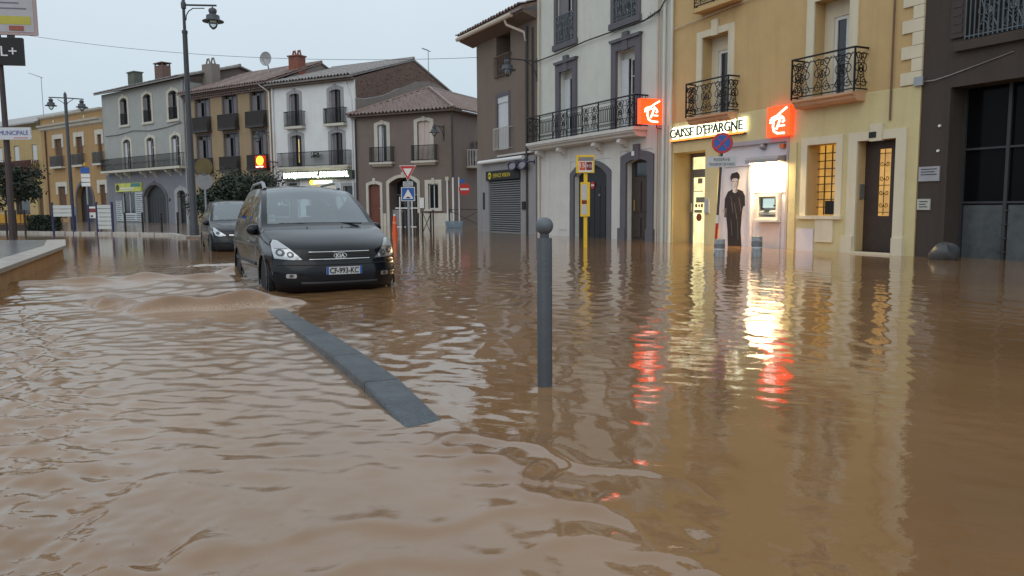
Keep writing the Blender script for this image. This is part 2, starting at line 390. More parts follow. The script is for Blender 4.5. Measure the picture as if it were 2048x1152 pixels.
def roof_gable(p, wm, wd, y_eave, z_eave, y_ridge, z_ridge, y_back, z_back, m, over=.35, th=.12, name='roof'):
    # two-slope roof slab with the ridge along the front; tile sheets are its sub-parts
    mb = MB()
    mb.prismx([(y_eave, z_eave - th), (y_eave, z_eave), (y_ridge, z_ridge), (y_back, z_back), (y_back, z_back - th), (y_ridge, z_ridge - th)], -over, wd + over)
    r = mb.build(name, m, p)
    for x0, x1 in ((.0, .12), (wd - .12, wd)): MB().prismx([(0.02, z_eave - .35), (0.02, z_eave - .05), (y_ridge, z_ridge - th - .02), (y_back - .4, z_back - .1), (y_back - .4, z_eave - .35)], x0, x1).build('gable', wm, p)
    tile_slope(r, 'tile_courses', m, -over, wd + over, y_eave - .05, z_eave, y_ridge, z_ridge, base=.04)
    MB().tube([(-over, y_ridge, z_ridge + .05), (wd + over, y_ridge, z_ridge + .05)], .11, 8).build('ridge_cap', m, r)
    return r
def chimney(p, a, b, y0, y1, z0, z1, m, pots=0, slab=True, name='chimney'):
    mb = MB().box(a, b, y0, y1, z0, z1)
    if slab: mb.box(a - .08, b + .08, y0 - .08, y1 + .08, z1 + (.18 if slab == 2 else 0), z1 + (.26 if slab == 2 else .1))
    if slab == 2:
        for x in (a + .06, b - .06):
            for y in (y0 + .06, y1 - .06): mb.box(x - .05, x + .05, y - .05, y + .05, z1, z1 + .19)
    o = mb.build(name, m, p)
    for k in range(pots):
        c = a + (b - a) * (k + .5) / pots; q = (b - a) / pots * .42
        MB().tube([(c - q, (y0 + y1) / 2, z1), (c - q * .3, (y0 + y1) / 2, z1 + .5), (c + q * .3, (y0 + y1) / 2, z1 + .5), (c + q, (y0 + y1) / 2, z1)], .07, 6).build('chimney_cap', m, o)
    return o
def pipe(p, pts, r, m, name='downpipe'): return MB().tube(pts, r, 8).build(name, m, p, True)

# ------------------------------------------------------------------ ground under the flood
gm = MB().add([(-900, -200, -.28), (900, -200, -.28), (900, 1500, -.28), (-900, 1500, -.28)], [(0, 1, 2, 3)])
ASPH = mat('asphalt', (.05, .05, .05), .8, 0, .2, 4, .4, 60)
struct(gm.build('ground', ASPH))
# paved square on the far side of the crossing, a hand above the water
PVM = mat('wet_paving', (.20, .15, .115), .14, 0, .35, .35, .25, 9, .5, dirt=(.30, .26, .22), spec=.6)
sq = [(-120, 62), (-60, 57), (-34, 45.6), (-23.8, 40.9), (-19.6, 39.0), (-15.9, 36.9), (-13.9, 33.4), (-12.9, 33.2), (-12.2, 36), (-11.3, 44), (-11.0, 56), (-70, 110), (-120, 110)]
struct(MB().prismz(sq, -.3, .07).build('pavement', PVM))

# ------------------------------------------------------------------ right-hand terrace
RO = (-1.75, 40.5); RA = -63.5; RX = (math.cos(R(RA)), math.sin(R(RA)))
def ro(u): return (RO[0] + RX[0] * u, RO[1] + RX[1] * u)

# --- brown house with the optician's shop
u0 = .09; U = lambda u: u - u0
A = house('corner_house', 'narrow brown house with roller-shuttered optician shop beside the white house', ro(u0), RA, 6.42, 9.7, 9, BROWN,
          [(U(2.41), U(3.94), 7.36, 9.42, 0, .9), (U(2.48), U(3.71), 3.96, 6.46, 0, .18), (U(1.5), U(4.99), .0, 2.95, 0, .16)])
bx('loggia_back', BROWN, A, U(2.3), U(4.05), .9, .95, 7.2, 9.5)
lg = window(A, U(2.75), U(3.6), 7.4, 9.2, .85, BROWNWOOD, GLASSDARK, (1, 1))
rb = MB(); bars_rail(rb, U(2.35), U(4.02), 7.35, 8.33, .1, .17, .014); rb.build('railing', mat('rust_iron', (.13, .09, .075), .7, .3, .2), A)
surround(A, U(2.48), U(3.71), 3.96, 6.46, .17, DARKTRIM, proud=.03)
so_ = shutter(A, U(2.48), U(3.71), 3.96, 6.16, .08, SHUTTER, 'roller_blind'); bx('blind_box', SHUTTER, A, U(2.48), U(3.71), .02, .12, 6.16, 6.455)
rb = MB(); bars_rail(rb, U(2.45), U(4.1), 3.93, 4.95, .22, .16, .012); rb.build('railing', mat('pale_iron', (.48, .45, .42), .6, .2, .1), A)
bx('shopfront_surround', GREYSHOP, A, U(.12), U(1.498), -.06, .01, -.25, 3.5); bx('shopfront_surround', GREYSHOP, A, U(4.992), U(6.46), -.06, .01, -.25, 3.5)
bx('shopfront_surround', GREYSHOP, A, U(1.498), U(4.992), -.058, .01, 2.955, 3.498)
bx('string_course', mat('pale_ledge', (.5, .48, .46), .6), A, U(2.6), U(6.4), -.1, .0, 3.62, 3.7)
gd = bx('shutter_box', BLACK, A, U(1.5), U(4.99), .02, .15, 2.5, 2.95)
guide = MB().box(U(1.5), U(1.58), .0, .13, 0, 2.5).box(U(4.91), U(4.99), .0, .13, 0, 2.5).build('shutter_guide', SLAT, A)
sl0 = MB().prismx([(.05, 0), (.075, .0), (.075, .074), (.06, .074), (.024, .05), (.024, .02)], U(1.59), U(4.90)).build('slat', SLAT, A)
for k in range(24):
    if k == 0: sl0.location = (0, 0, -.02)
    else: share(sl0, A, (0, 0, -.02 + k * .1055))
sb = MB().box(U(1.32), U(5.0), -.12, -.065, 2.53, 2.98).build('shop_sign', BLACK); sb.parent = A
SGY = mat('sign_yellow', (.62, .50, .02), .5, 0, 0)
MB().lathe([(.17, -.006), (.17, .006)], 20, (U(1.78), -.125, 2.755), 'y').build('sign_roundel', SGY, sb)
text('sign_lettering', 'ev', BLACK, sb, (U(1.78), -.135, 2.75), .26)
text('sign_lettering', 'ESPACE VISION', SGY, sb, (U(3.1), -.123, 2.75), .26, 1.85)
cs = MB().tube([(U(.72), -.22, 3.44), (U(5.55), -.22, 3.44)], .095, 10).build('awning_cassette', mat('white_awning_box', (.72, .72, .73), .4, 0, .05), A)
MB().box(U(1.0), U(1.1), -.2, 0, 3.38, 3.5).box(U(5.1), U(5.2), -.2, 0, 3.38, 3.5).build('bracket', GREYSHOP, cs)
bx('letter_slot', BLACK, A, U(.83), U(1.05), -.075, -.055, 1.11, 1.96)
bx('door_entry_box', BLACK, A, U(5.21), U(5.53), -.12, -.055, 1.11, 1.47)
pipe(A, [(U(5.7), -.1, 9.15), (U(5.7), -.1, -.2)], .06, DARKPIPE); pipe(A, [(U(6.2), -.08, 9.0), (U(6.2), -.08, 3.7)], .05, DARKPIPE)
g = MB().tube([(U(-.55), -.78, 9.68), (U(5.6), -.78, 9.6)], .11, 8).build('gutter', GUTTER, A, True)
pipe(A, [(U(4.9), -.78, 9.58), (U(4.95), -.7, 9.3), (U(5.6), -.15, 8.9), (U(5.7), -.1, 8.5)], .06, GUTTER)
rf = MB().prismx([(-.8, 9.62), (-.8, 9.78), (4.4, 11.3), (9.5, 9.8), (9.5, 9.6), (4.4, 11.1)], -.6, 6.45).build('roof', TILE, A)
tile_slope(rf, 'tile_courses', TILE, -.6, 6.45, -.88, 9.78, 4.4, 11.3, base=.04)
MB().prismx([(-.7, 9.55), (-.7, 9.64), (.05, 9.70), (.05, 9.3)], -.55, 6.4).build('eave_soffit', BROWN, A)

# spectacles sign on its arm
gs = thing('spectacles_sign', 'dark violet spectacles-shaped sign projecting above the roller shutter', 'sign', (*ro(5.3), 0), R(RA))
SPM = mat('violet_black_frame', (.035, .025, .06), .4, 0, 0)
for k, c in ((0, -.62), (1, .36)):
    ring = [(c + .40 * math.cos(2 * PI * i / 20), -.32, 3.1 + .19 * math.sin(2 * PI * i / 20)) for i in range(20)]
    MB().tube(ring, .05, 6, True).build('rim', SPM, gs, True)
    MB().prism([(c + .37 * math.cos(2 * PI * i / 20), 3.1 + .16 * math.sin(2 * PI * i / 20)) for i in range(20)], -.324, -.316).build('lens', mat('grey_lens', (.22, .21, .25), .2), gs)
MB().tube([(-.24, -.32, 3.16), (-.13, -.32, 3.2), (-.02, -.32, 3.16)], .03, 6).tube([(.72, -.32, 3.18), (1.05, -.32, 3.2)], .03, 6).tube([(1.05, -.32, 3.2), (1.05, 0, 3.2)], .03, 6).box(1.0, 1.1, -.07, -.03, 3.1, 3.3).build('bridge_and_arm', SPM, gs)

# --- white house
u0 = 6.53; U = lambda u: u - u0; WB = 9.2
B = house('white_house', 'tall pale house with slate-grey window surrounds and long ornate balcony', ro(u0), RA, WB, 12.2, 10, CREAM_WALL,
          [(U(8.54), U(9.58), 3.96, 6.71, .0, .42), (U(12.67), U(13.87), 3.96, 6.81, 0, .42), (U(8.3), U(9.65), 7.85, 10.2, 0, .3), (U(12.5), U(13.88), 7.85, 10.2, 0, .3),
           (U(9.66), U(12.07), -.2, 2.86, .45, .3), (U(13.35), U(14.65), -.2, 2.88, .12, .3)])
bx('lower_storey_render', CREAM_LOW, B, U(6.55), U(9.345), -.022, .01, -.25, 3.9); bx('lower_storey_render', CREAM_LOW, B, U(12.345), U(12.95), -.022, .01, -.25, 3.9)
bx('lower_storey_render', CREAM_LOW, B, U(14.87), U(15.70), -.022, .01, -.25, 3.9); bx('lower_storey_render', CREAM_LOW, B, U(9.345), U(12.345), -.021, .01, 3.02, 3.9); bx('lower_storey_render', CREAM_LOW, B, U(12.95), U(14.87), -.021, .01, 3.2, 3.9)
bx('plinth_band', CREAM_LOW, B, U(6.58), U(9.33), -.045, -.02, -.25, 1.46)
for a, b, zt in ((8.54, 9.58, 6.71), (12.67, 13.87, 6.81)):
    surround(B, U(a), U(b), 3.96, zt, .3, DARKTRIM, proud=.09, key=.3, keyw=.34)
    MB().prism([(U(a) - .3, zt + .31), (U(b) + .3, zt + .31), (U(b) + .38, zt + .42), (U(a) - .38, zt + .42)], -.16, .0).build('hood_moulding', DARKTRIM, B)
    wn = window(B, U(a) + .42, U(b) - .02, 3.98, zt - .28, .34, WFRAME, GLASSDARK, (1, 3), .07)
    bx('window_head', WFRAME, B, U(a), U(b), .3, .36, zt - .28, zt); sh = shutter(B, U(a) + .012, U(a) + .44, 3.98, zt - .3, .2, SHUTTER)
    sh.rotation_euler = (0, 0, 0)
for a, b in ((8.3, 9.65), (12.5, 13.88)):
    surround(B, U(a), U(b), 7.85, 10.2, .22, DARKTRIM, proud=.06, sill=.22)
    shutter(B, U(a), U(a) + .72, 7.87, 10.18, .1, GREYSHUT); window(B, U(a) + .73, U(b), 7.87, 10.18, .22, WFRAME, GLASSDARK, (0, 3))
    rb = MB(); bars_rail(rb, U(a) + .0, U(b), 7.88, 8.95, .06, .12, .012, False); scroll_panel(rb, U(a), U(b), 7.95, 8.9, -.06, .012, 3); rb.build('railing', GREYIRON, B)
# the long balcony: stepped slab, corbels, cast railing
bl0, bl1, bd = U(6.6), U(14.58), .62
bal = MB().box(bl0, bl1, -bd, 0, 3.84, 3.95).prismx([(0, 3.62), (0, 3.84), (-bd + .04, 3.84), (-bd + .05, 3.78), (-bd + .14, 3.72), (-bd + .17, 3.66), (-bd + .3, 3.62)], bl0 + .03, bl1 - .06).build('balcony', CREAM_LOW, B)
for c in (7.15, 9.0, 11.67, 13.37):
    MB().prismx([(0, 3.2), (0, 3.62), (-.40, 3.62), (-.44, 3.5), (-.36, 3.42), (-.26, 3.44), (-.2, 3.36), (-.08, 3.3), (-.05, 3.2)], U(c) - .11, U(c) + .11).build('corbel', CREAM_LOW, bal)
rl = MB(); z0, z1 = 3.97, 5.02
for zz, rr in ((z0 + .03, .016), (z0 + .30, .010), (z0 + .74, .010), (z1, .024)):
    rl.box(bl0 + .03, bl1 - .03, -bd + .05 - rr, -bd + .05 + rr, zz - rr, zz + rr)
    rl.box(bl1 - .03 - rr, bl1 - .03 + rr, -bd + .05, 0, zz - rr, zz + rr); rl.box(bl0 + .03 - rr, bl0 + .03 + rr, -bd + .05, 0, zz - rr, zz + rr)
n = 7
for i in range(n + 1):
    x = bl0 + .03 + (bl1 - bl0 - .06) * i / n; rl.box(x - .02, x + .02, -bd + .03, -bd + .07, z0, z1)
    if i < n:
        x2 = x + (bl1 - bl0 - .06) / n
        if i % 2 == 1:
            for k in range(1, 9):
                q = x + (x2 - x) * k / 9; rl.box(q - .012, q + .012, -bd + .04, -bd + .06, z0 + .3, z0 + .74)
                rl.tube(arc(q, z0 + .8, .055, 0, 360, 8, -bd + .05)[:-1], .01, 4, True); rl.tube(arc(q, z0 + .95, .045, 0, 180, 6, -bd + .05), .01, 4); rl.tube(spiral(q, z0 + .16, .07, 1.1, 0, -bd + .05, 1, 10), .012, 4)
        else:
            scroll_panel(rl, x, x2, z0 + .03, z1 - .02, -bd + .05, .013, 2)
for k in range(1, 5): y = -bd + .05 + (bd - .05) * k / 5; rl.box(bl1 - .04, bl1 - .02, y - .01, y + .01, z0, z1)
rl.build('railing', IRON, bal)
# carriage door and house door
surround(B, U(9.66), U(12.07), -.2, 2.86, .3, DARKTRIM, rise=.45, proud=.05, lint=.16, name='door_surround')
cdoor = MB().box(U(9.66), U(12.07), .22, .28, -.2, 2.86).build('carriage_door', BLACKDOOR, B)
for k in range(6):
    x = U(9.72) + k * .39; MB().box(x, x + .36, .195, .222, -.15, 2.0).build('plank', BLACKDOOR, cdoor)
MB().lathe([(.14, -.01), (.14, .01)], 18, (U(10.75), .18, 2.05), 'y').build('sticker', SIGNRED, cdoor); MB().box(U(10.65), U(10.85), .165, .172, 2.02, 2.08).build('sticker_bar', SIGNWHITE, cdoor)
MB().box(U(11.2), U(11.28), .16, .195, 1.62, 1.7).build('handle', GALV, cdoor)
surround(B, U(13.35), U(14.65), -.2, 2.88, .34, DARKTRIM, rise=.12, proud=.08, key=.22, keyw=.34, lint=.3, name='door_surround')
bx('plinth_block', DARKTRIM, B, U(12.92), U(13.36), -.13, .0, -.25, .42); bx('plinth_block', DARKTRIM, B, U(14.64), U(15.05), -.13, .0, -.25, .42)
hd = MB().box(U(13.35), U(14.65), .2, .27, -.2, 2.88).build('house_door', BROWNWOOD, B)
for (a, b, c, d) in ((13.48, 13.95, 1.0, 2.1), (14.05, 14.52, 1.0, 2.1), (13.48, 13.95, .1, .8), (14.05, 14.52, .1, .8)): MB().prism([(U(a), c), (U(b), c), (U(b), d), (U(a), d)], .17, .2).build('door_panel', BROWNWOOD, hd)
MB().box(U(13.5), U(14.5), .18, .2, 2.28, 2.75).build('fanlight', GLASSDARK, hd); MB().box(U(13.6), U(13.66), .12, .2, 1.05, 1.45).build('handle', mat('brass', (.5, .35, .12), .3, .9, .1), hd)
plate = bx('number_plate', SIGNWHITE, B, U(13.78), U(13.94), -.13, -.118, 3.0, 3.16)
bx('meter_box', CREAM_LOW, B, U(8.61), U(9.07), -.075, -.04, .27, .65)
for u, r_, m_, zb in ((15.2, .035, PIPE, -.2), (15.32, .02, PIPE, -.2), (15.55, .05, CREAM_WALL, -.2), (6.85, .04, PIPE, -.2)): pipe(B, [(U(u), -.09, 12), (U(u), -.09, zb)], r_, m_)
rf = MB().prismx([(-.5, 12.1), (-.5, 12.3), (5, 14), (10, 12.3), (10, 12.1)], 0, WB).build('roof', TILE, B)
tile_slope(rf, 'tile_courses', TILE, 0, WB, -.55, 12.32, 5, 14.02, base=.04)

# --- ochre bank house
u0 = 15.74; U = lambda u: u - u0; WC = 9.22
C = house('bank_house', 'ochre house over cream bank front with two scrollwork balconies', ro(u0), RA, WC, 12, 10, OCHRE,
          [(U(17.38), U(18.56), 3.98, 6.40, 0, .5), (U(21.80), U(22.92), 3.98, 6.47, 0, .5), (U(17.5), U(18.6), 7.7, 10, 0, .3), (U(21.8), U(22.9), 7.7, 10, 0, .3),
           (U(16.0), U(17.62), -.2, 2.95, 0, .75), (U(18.2), U(21.06), -.2, 3.02, 0, .1), (U(21.71), U(22.66), .93, 2.79, 0, .5), (U(23.32), U(24.4), .05, 2.77, 0, .32)])
cl = MB(); wall_mesh(cl, 0, WC, -.25, 3.91, [(U(16.0), U(17.62), -.2, 2.95, 0, .03), (U(18.2), U(21.06), -.2, 3.02, 0, .03), (U(21.71), U(22.66), .93, 2.79, 0, .03), (U(23.32), U(24.4), .05, 2.77, 0, .03)], -.03)
cl.quad((0, -.03, 3.91), (WC, -.03, 3.91), (WC, 0, 3.93), (0, 0, 3.93)); cl.build('ground_floor_render', CREAM, C, fix=False)
bx('wall_moulding', OCHRE, C, U(17.18), U(18.72), -.05, 0, 7.25, 7.36)
for a, b, zt in ((17.38, 18.56, 6.40), (21.80, 22.92, 6.47)):
    surround(C, U(a), U(b), 3.98, zt, .25, CREAMTRIM, proud=.05, key=.24, keyw=.28, lint=.2)
    window(C, U(a) + .3, U(b) - .01, 3.98, zt - .42, .42, WFRAME, GLASSDARK, (1, 0), .09); bx('window_head', CREAMTRIM, C, U(a), U(b), .36, .46, zt - .42, zt)
    bx('window_jamb', CREAMTRIM, C, U(a), U(a) + .3, .36, .46, 3.98, zt - .42)
for a, b in ((17.5, 18.6), (21.8, 22.9)):
    surround(C, U(a), U(b), 7.7, 10, .22, CREAMTRIM, proud=.05); window(C, U(a), U(b), 7.7, 10, .2, WFRAME, GLASSDARK, (1, 2))
rb = MB(); scroll_panel(rb, U(17.36), U(19.1), 7.3, 8.3, -.35, .013, 3); bars_rail(rb, U(17.36), U(19.1), 7.25, 8.32, .35, .8, .012); ub = bx('balcony', OCHRE, C, U(17.3), U(19.15), -.38, 0, 7.12, 7.25); rb.build('railing', IRON, ub)
for a, b, d in ((17.12, 19.02, .42), (21.5, 23.48, .46)):
    sbm = MB().prismx([(0, 3.74), (0, 3.96), (-d - .02, 3.96), (-d - .02, 3.90), (-d + .05, 3.86), (-d + .07, 3.8), (-d + .16, 3.74)], U(a) + .02, U(b) - .02)
    bl = sbm.build('balcony', PEACH, C)
    rb = MB(); z0, z1 = 3.99, 5.0
    for zz, rr in ((z0 + .03, .014), (z0 + .2, .008), (z1, .02), (z1 - .14, .008)):
        rb.box(U(a), U(b), -d - rr, -d + rr, zz - rr, zz + rr)
        for x in (U(a), U(b)): rb.box(x - rr, x + rr, -d, 0, zz - rr, zz + rr)
    for x in (U(a), U(b)): rb.box(x - .018, x + .018, -d - .018, -d + .018, z0 - .03, z1 + .02)
    for k in range(1, 4): x = U(a) + (U(b) - U(a)) * k / 4; rb.tube([(x, -d, z0), (x, -d, z0 + .2)], .012, 4)
    scroll_panel(rb, U(a) + .02, U(b) - .02, z0 + .03, z1 - .03, -d, .0125, 3)
    for x in (U(a), U(b)): scroll_panel(rb, 0, d - .02, z0 + .03, z1 - .03, 0, .012, 1, lambda s_, y_, z_, x=x: (x, -d + s_, z_))
    rb.build('railing', IRON, bl)
pipe(C, [(U(24.2), -.06, 12), (U(24.2), -.06, 3.2)], .025, mat('rust_pipe', (.16, .09, .06), .7, 0, .2)); pipe(C, [(U(15.95), -.1, 12), (U(15.95), -.1, -.2)], .05, CREAM_WALL)
for k in range(14):
    zq = 3.95 + k * .295; wq = .54 if k % 2 == 0 else .27
    bx('quoin', CREAMTRIM, C, WC - wq, WC - .002, -.045, .01, zq + .004, zq + .288)
rf = MB().prismx([(-.4, 11.9), (-.4, 12.1), (5, 13.8), (10, 12.1), (10, 11.9)], 0, WC).build('roof', TILE, C)
# recessed, lit bank entrance
ent = MB().box(U(15.6), U(16.1), .72, .8, -.2, 2.95).box(U(16.1), U(17.62), .72, .8, 2.82, 2.95).box(U(16.1), U(17.62), .72, .8, 2.22, 2.42).build('entrance_frame', mat('grey_metal_frame', (.22, .22, .23), .4, .5, .1), C)
bx('transom_pane', E_DOOR, C, U(16.1), U(17.62), .76, .77, 2.42, 2.82)
ed = MB().box(U(16.1), U(16.17), .70, .78, -.2, 2.22).box(U(16.17), U(17.5), .70, .78, 2.15, 2.22).box(U(17.5), U(17.62), .70, .78, -.2, 2.22).build('entrance_door', mat('grey_metal_frame', (.22, .22, .23)), C)
MB().box(U(16.17), U(17.5), .74, .75, -.2, 2.15).build('pane', E_DOOR, ed)
PRW = mat('poster_paper', (.62, .6, .5), .6, 0, 0); PRR = mat('poster_red', (.3, .08, .04), .6, 0, 0); PRG = mat('poster_grey', (.25, .24, .2), .6, 0, 0)
for (a, c, b, d, m_) in ((16.3, 1.32, 16.72, 1.50, PRG), (16.26, 1.16, 16.36, 1.27, PRR), (16.42, 1.17, 16.5, 1.26, PRG), (16.55, 1.16, 16.64, 1.28, PRR), (16.38, 1.95, 16.6, 2.12, PRG), (16.2, 1.68, 16.64, 1.71, PRG), (16.22, .98, 16.6, 1.08, PRG)):
    MB().box(U(a), U(b), .725, .735, c, d).build('notice', m_, ed)
MB().lathe([(.13, -.006), (.13, .006)], 20, (U(16.46), .73, .83), 'y').build('round_sticker', PRR, ed)
MB().box(U(16.1), U(16.15), .64, .70, 1.0, 1.3).build('handle', GALV, ed)
bx('intercom_plate', mat('grey_plate', (.42, .42, .46), .4, .3, .05), C, U(17.66), U(17.86), -.075, -.03, .98, 1.42)
# lilac bank panel: recess back, poster door, lit cash point bay
bx('bank_panel', LILAC, C, U(18.2), U(21.06), .06, .1, -.2, 3.02)
bx('panel_head', mat('grey_lilac_trim', (.36, .33, .36), .5), C, U(18.2), U(21.06), -.055, .06, 2.96, 3.08)
bx('panel_edge', mat('grey_lilac_trim', (.36, .33, .36), .5), C, U(20.98), U(21.06), -.05, .058, -.2, 2.958)
pd = bx('poster_door', LILAC, C, U(18.42), U(19.52), .02, .062, -.2, 2.36); MB().box(U(18.42), U(19.56), -.01, .06, 2.365, 2.40).build('door_head', LILAC, pd); MB().box(U(19.53), U(19.58), -.03, .058, -.2, 2.36).build('door_edge', LILAC, pd)
MB().box(U(18.48), U(18.52), -.02, .02, 1.0, 1.12).build('handle', GALV, pd)
# printed life-size figure in a dark T-shirt on the door
PK = mat('print_black', (.022, .014, .013), .5, 0, .15, 5); PS = mat('print_grey', (.52, .47, .47), .5, 0, .12, 9); PDG = mat('print_dark_grey', (.09, .07, .07), .5, 0, .3, 9)
cx = U(18.93); po = MB(); PW = 1.6
body = [(-.16, -.1), (.21, -.1), (.17, .45), (.19, .9), (.23, 1.0), (.22, 1.18), (.27, 1.2), (.26, 1.5), (.2, 1.64), (.07, 1.7), (-.07, 1.7), (-.19, 1.63), (-.27, 1.42), (-.28, 1.12), (-.21, 1.1), (-.22, .85), (-.18, .45)]
po.prism([(cx + PW * x, z) for x, z in body], .012, .018); pf = po.build('printed_shirt', PK, pd)
MB().prism([(cx + PW * x, z) for x, z in [(-.06, 1.62), (.0, 1.58), (.06, 1.62), (.065, 1.74), (.095, 1.82), (.105, 1.93), (.09, 2.03), (-.08, 2.03), (-.095, 1.93), (-.085, 1.82), (-.06, 1.74)]], .008, .0115).build('printed_face', PS, pd)
MB().prism([(cx + PW * x, z) for x, z in [(-.10, 1.93), (-.08, 2.0), (-.03, 2.03), (.05, 2.02), (.1, 1.96), (.125, 2.05), (.11, 2.14), (.05, 2.21), (-.02, 2.19), (-.1, 2.17), (-.13, 2.05)]], .004, .0075).build('printed_hair', PK, pd)
MB().prism([(cx + PW * x, z) for x, z in [(.02, 1.62), (.06, 1.63), (.063, 1.74), (.092, 1.82), (.1, 1.93), (.07, 1.99), (.05, 1.85)]], .004, .0075).build('printed_shadow', mat('print_mid_grey', (.22, .19, .19), .5, 0, .2, 9), pd)
for k, (x0, z0, x1, z1) in enumerate(((-.12, 1.5, -.05, 1.0), (.1, 1.45, .16, 1.05), (-.02, 1.3, .06, .8), (-.1, .8, -.06, .3), (.08, .75, .1, .2))): MB().prism([(cx + PW * x0, z0), (cx + PW * (x0 + .015), z0), (cx + PW * (x1 + .02), z1), (cx + PW * x1, z1)], .008, .0115).build('printed_fold', PDG, pd)
for dx in (-.045, .045): MB().box(cx + PW * dx - .045, cx + PW * dx + .045, .004, .0075, 1.915, 1.935).build('printed_eyes', PDG, pd)
MB().prism([(cx + .005, 1.83), (cx + .025, 1.83), (cx + .018, 1.91)], .004, .0075).build('printed_nose', PDG, pd); MB().box(cx - .03, cx + .035, .004, .0075, 1.775, 1.79).build('printed_mouth', PDG, pd)
for sg, x0 in ((-1, -.25), (1, .22)): MB().prism([(cx + PW * x0, 1.14), (cx + PW * (x0 + .05), 1.14), (cx + PW * (x0 + .03), .86), (cx + PW * (x0 - .03), .86)], .008, .0115).build('printed_arm', PDG if sg < 0 else PS, pd)
bx('bay_edge', LILAC, C, U(19.60), U(19.66), -.045, .058, -.2, 2.40)
dome = MB().lathe([(.0, -.17), (.06, -.15), (.09, -.1), (.1, -.05), (.1, 0)][::-1], 14, (U(20.05), .06, 2.88), 'y').build('security_camera', GALV, C, True)
alarm = bx('alarm_beacon', mat('orange_lens', (.6, .15, .03), .3), C, U(20.71), U(20.86), -.04, .058, 2.79, 2.9)
# window with lit grid, boxes below
surround(C, U(21.71), U(22.66), .93, 2.79, .2, CREAMTRIM, proud=.03, sill=.09, y=-.03)
wg = MB()
for k in range(1, 4): x = U(21.71) + .95 * k / 4; wg.box(x - .012, x + .012, .36, .385, .95, 2.78)
for k in range(1, 9): z = .95 + 1.83 * k / 9; wg.box(U(21.72), U(22.65), .355, .38, z - .012, z + .012)
wgo = wg.build('window_grille', BROWNWOOD, C); bx('pane', E_WIN, wgo, U(21.71), U(22.66), .44, .45, .93, 2.79); bx('window_notice', BLACK, C, U(22.02), U(22.32), .33, .345, .96, 1.32)
bx('meter_box', LILAC, C, U(21.44), U(22.02), -.075, -.03, -.1, .58); bx('meter_box', CREAMTRIM, C, U(22.08), U(22.65), -.085, -.03, .24, .83)
bx('pilaster', CREAM, C, U(21.12), U(21.36), -.075, -.03, -.2, 2.9)
# brown front door
surround(C, U(23.32), U(24.4), .05, 2.77, .27, CREAMTRIM, proud=.05, key=.16, keyw=.34, lint=.22, name='door_surround', y=-.03)
bx('plinth_block', CREAMTRIM, C, U(22.95), U(23.3), -.14, -.03, -.2, .42); bx('plinth_block', CREAMTRIM, C, U(24.42), U(24.72), -.14, -.03, -.2, .42); bx('door_step', CREAMTRIM, C, U(23.3), U(24.42), -.15, .3, -.2, .05)
bx('number_plate', BLACK, C, U(23.68), U(23.88), -.125, -.112, 2.82, 2.96); bx('intercom', GALV, C, U(23.325), U(23.345), .05, .2, 1.35, 1.72)
fd = MB().box(U(23.32), U(23.72), .24, .3, .05, 2.77).box(U(24.05), U(24.4), .24, .3, .05, 2.77).box(U(23.72), U(24.05), .24, .3, .05, .93).box(U(23.72), U(24.05), .24, .3, 2.56, 2.77).build('front_door', BROWNWOOD, C)
MB().box(U(23.72), U(24.05), .27, .28, .93, 2.56).build('pane', E_DGL, fd)
gr = MB(); c0 = U(23.885)
gr.tube([(c0, .235, .95), (c0, .235, 2.55)], .009, 5)
for z in (1.2, 1.5, 1.85, 2.2):
    for sg in (-1, 1): gr.tube(spiral(c0 + sg * .075, z, .065, 1.2, 180 if sg > 0 else 0, .235, sg, 14), .009, 4)
for z in (1.02, 1.68, 2.45): gr.box(U(23.73), U(24.04), .228, .242, z - .008, z + .008)
gr.build('door_grille', IRON, fd)
bx('junction_box', GALV, C, WC - .15, WC + .08, -.1, -.048, 3.9, 4.1)

# --- brown house at the end of the terrace, shade put into its wall colour
u0 = 24.97; U = lambda u: u - u0
D = house('dark_house', 'brown house in shade-darkened render with deep glazed garage bay and iron balcony beside ochre bank', ro(u0), RA, 9, 11, 10, SHADEBROWN,
          [(U(25.66), U(29.6), -.2, 3.76, 0, .6), (U(25.95), U(29), 4.75, 7.2, 0, .5)])
DKGL = mat('black_glazing', (.006, .006, .007), .12, 0, 0, spec=.08); DKST = mat('dark_steel', (.05, .052, .055), .5, .3, .15); DKPAN = mat('dull_zinc_panel', (.085, .095, .10), .45, .2, .35, 3)
gb = bx('garage_glazing', DKGL, D, U(25.4), U(29.8), .58, .62, 1.2, 3.8)
for u in (25.68, 26.67, 27.7, 28.7): bx('mullion', DKST, D, U(u) - .035, U(u) + .035, .50, .56, -.2, 3.76)
for z in (1.24, 2.42): bx('transom', DKST, D, U(25.68), U(29.6), .51, .555, z - .022, z + .022)
for k in range(4): bx('zinc_panel', DKPAN, D, U(25.74) + k * 1.0, U(26.62) + k * 1.0, .53, .57, -.2, 1.18)
for k in range(4): bx('panel_hinge', DKST, D, U(26.6) + k * .01, U(26.75), .49, .52, .15 + .3 * k, .18 + .3 * k)
lb = bx('balcony', SHADEBROWN, D, U(25.75), U(29.3), -.12, .0, 4.5, 4.7); rb = MB(); bars_rail(rb, U(25.98), U(29), 4.72, 5.75, .08, .1, .013); scroll_panel(rb, U(26.2), U(28.8), 4.75, 5.7, -.08, .012, 5); rb.build('railing', GREYIRON, lb)
window(D, U(25.97), U(28.98), 4.76, 7.18, .35, BROWNWOOD, GLASSDARK, (3, 1)); shutter(D, U(25.62), U(25.94), 4.8, 7.1, -.04, BROWNWOOD, n=12)
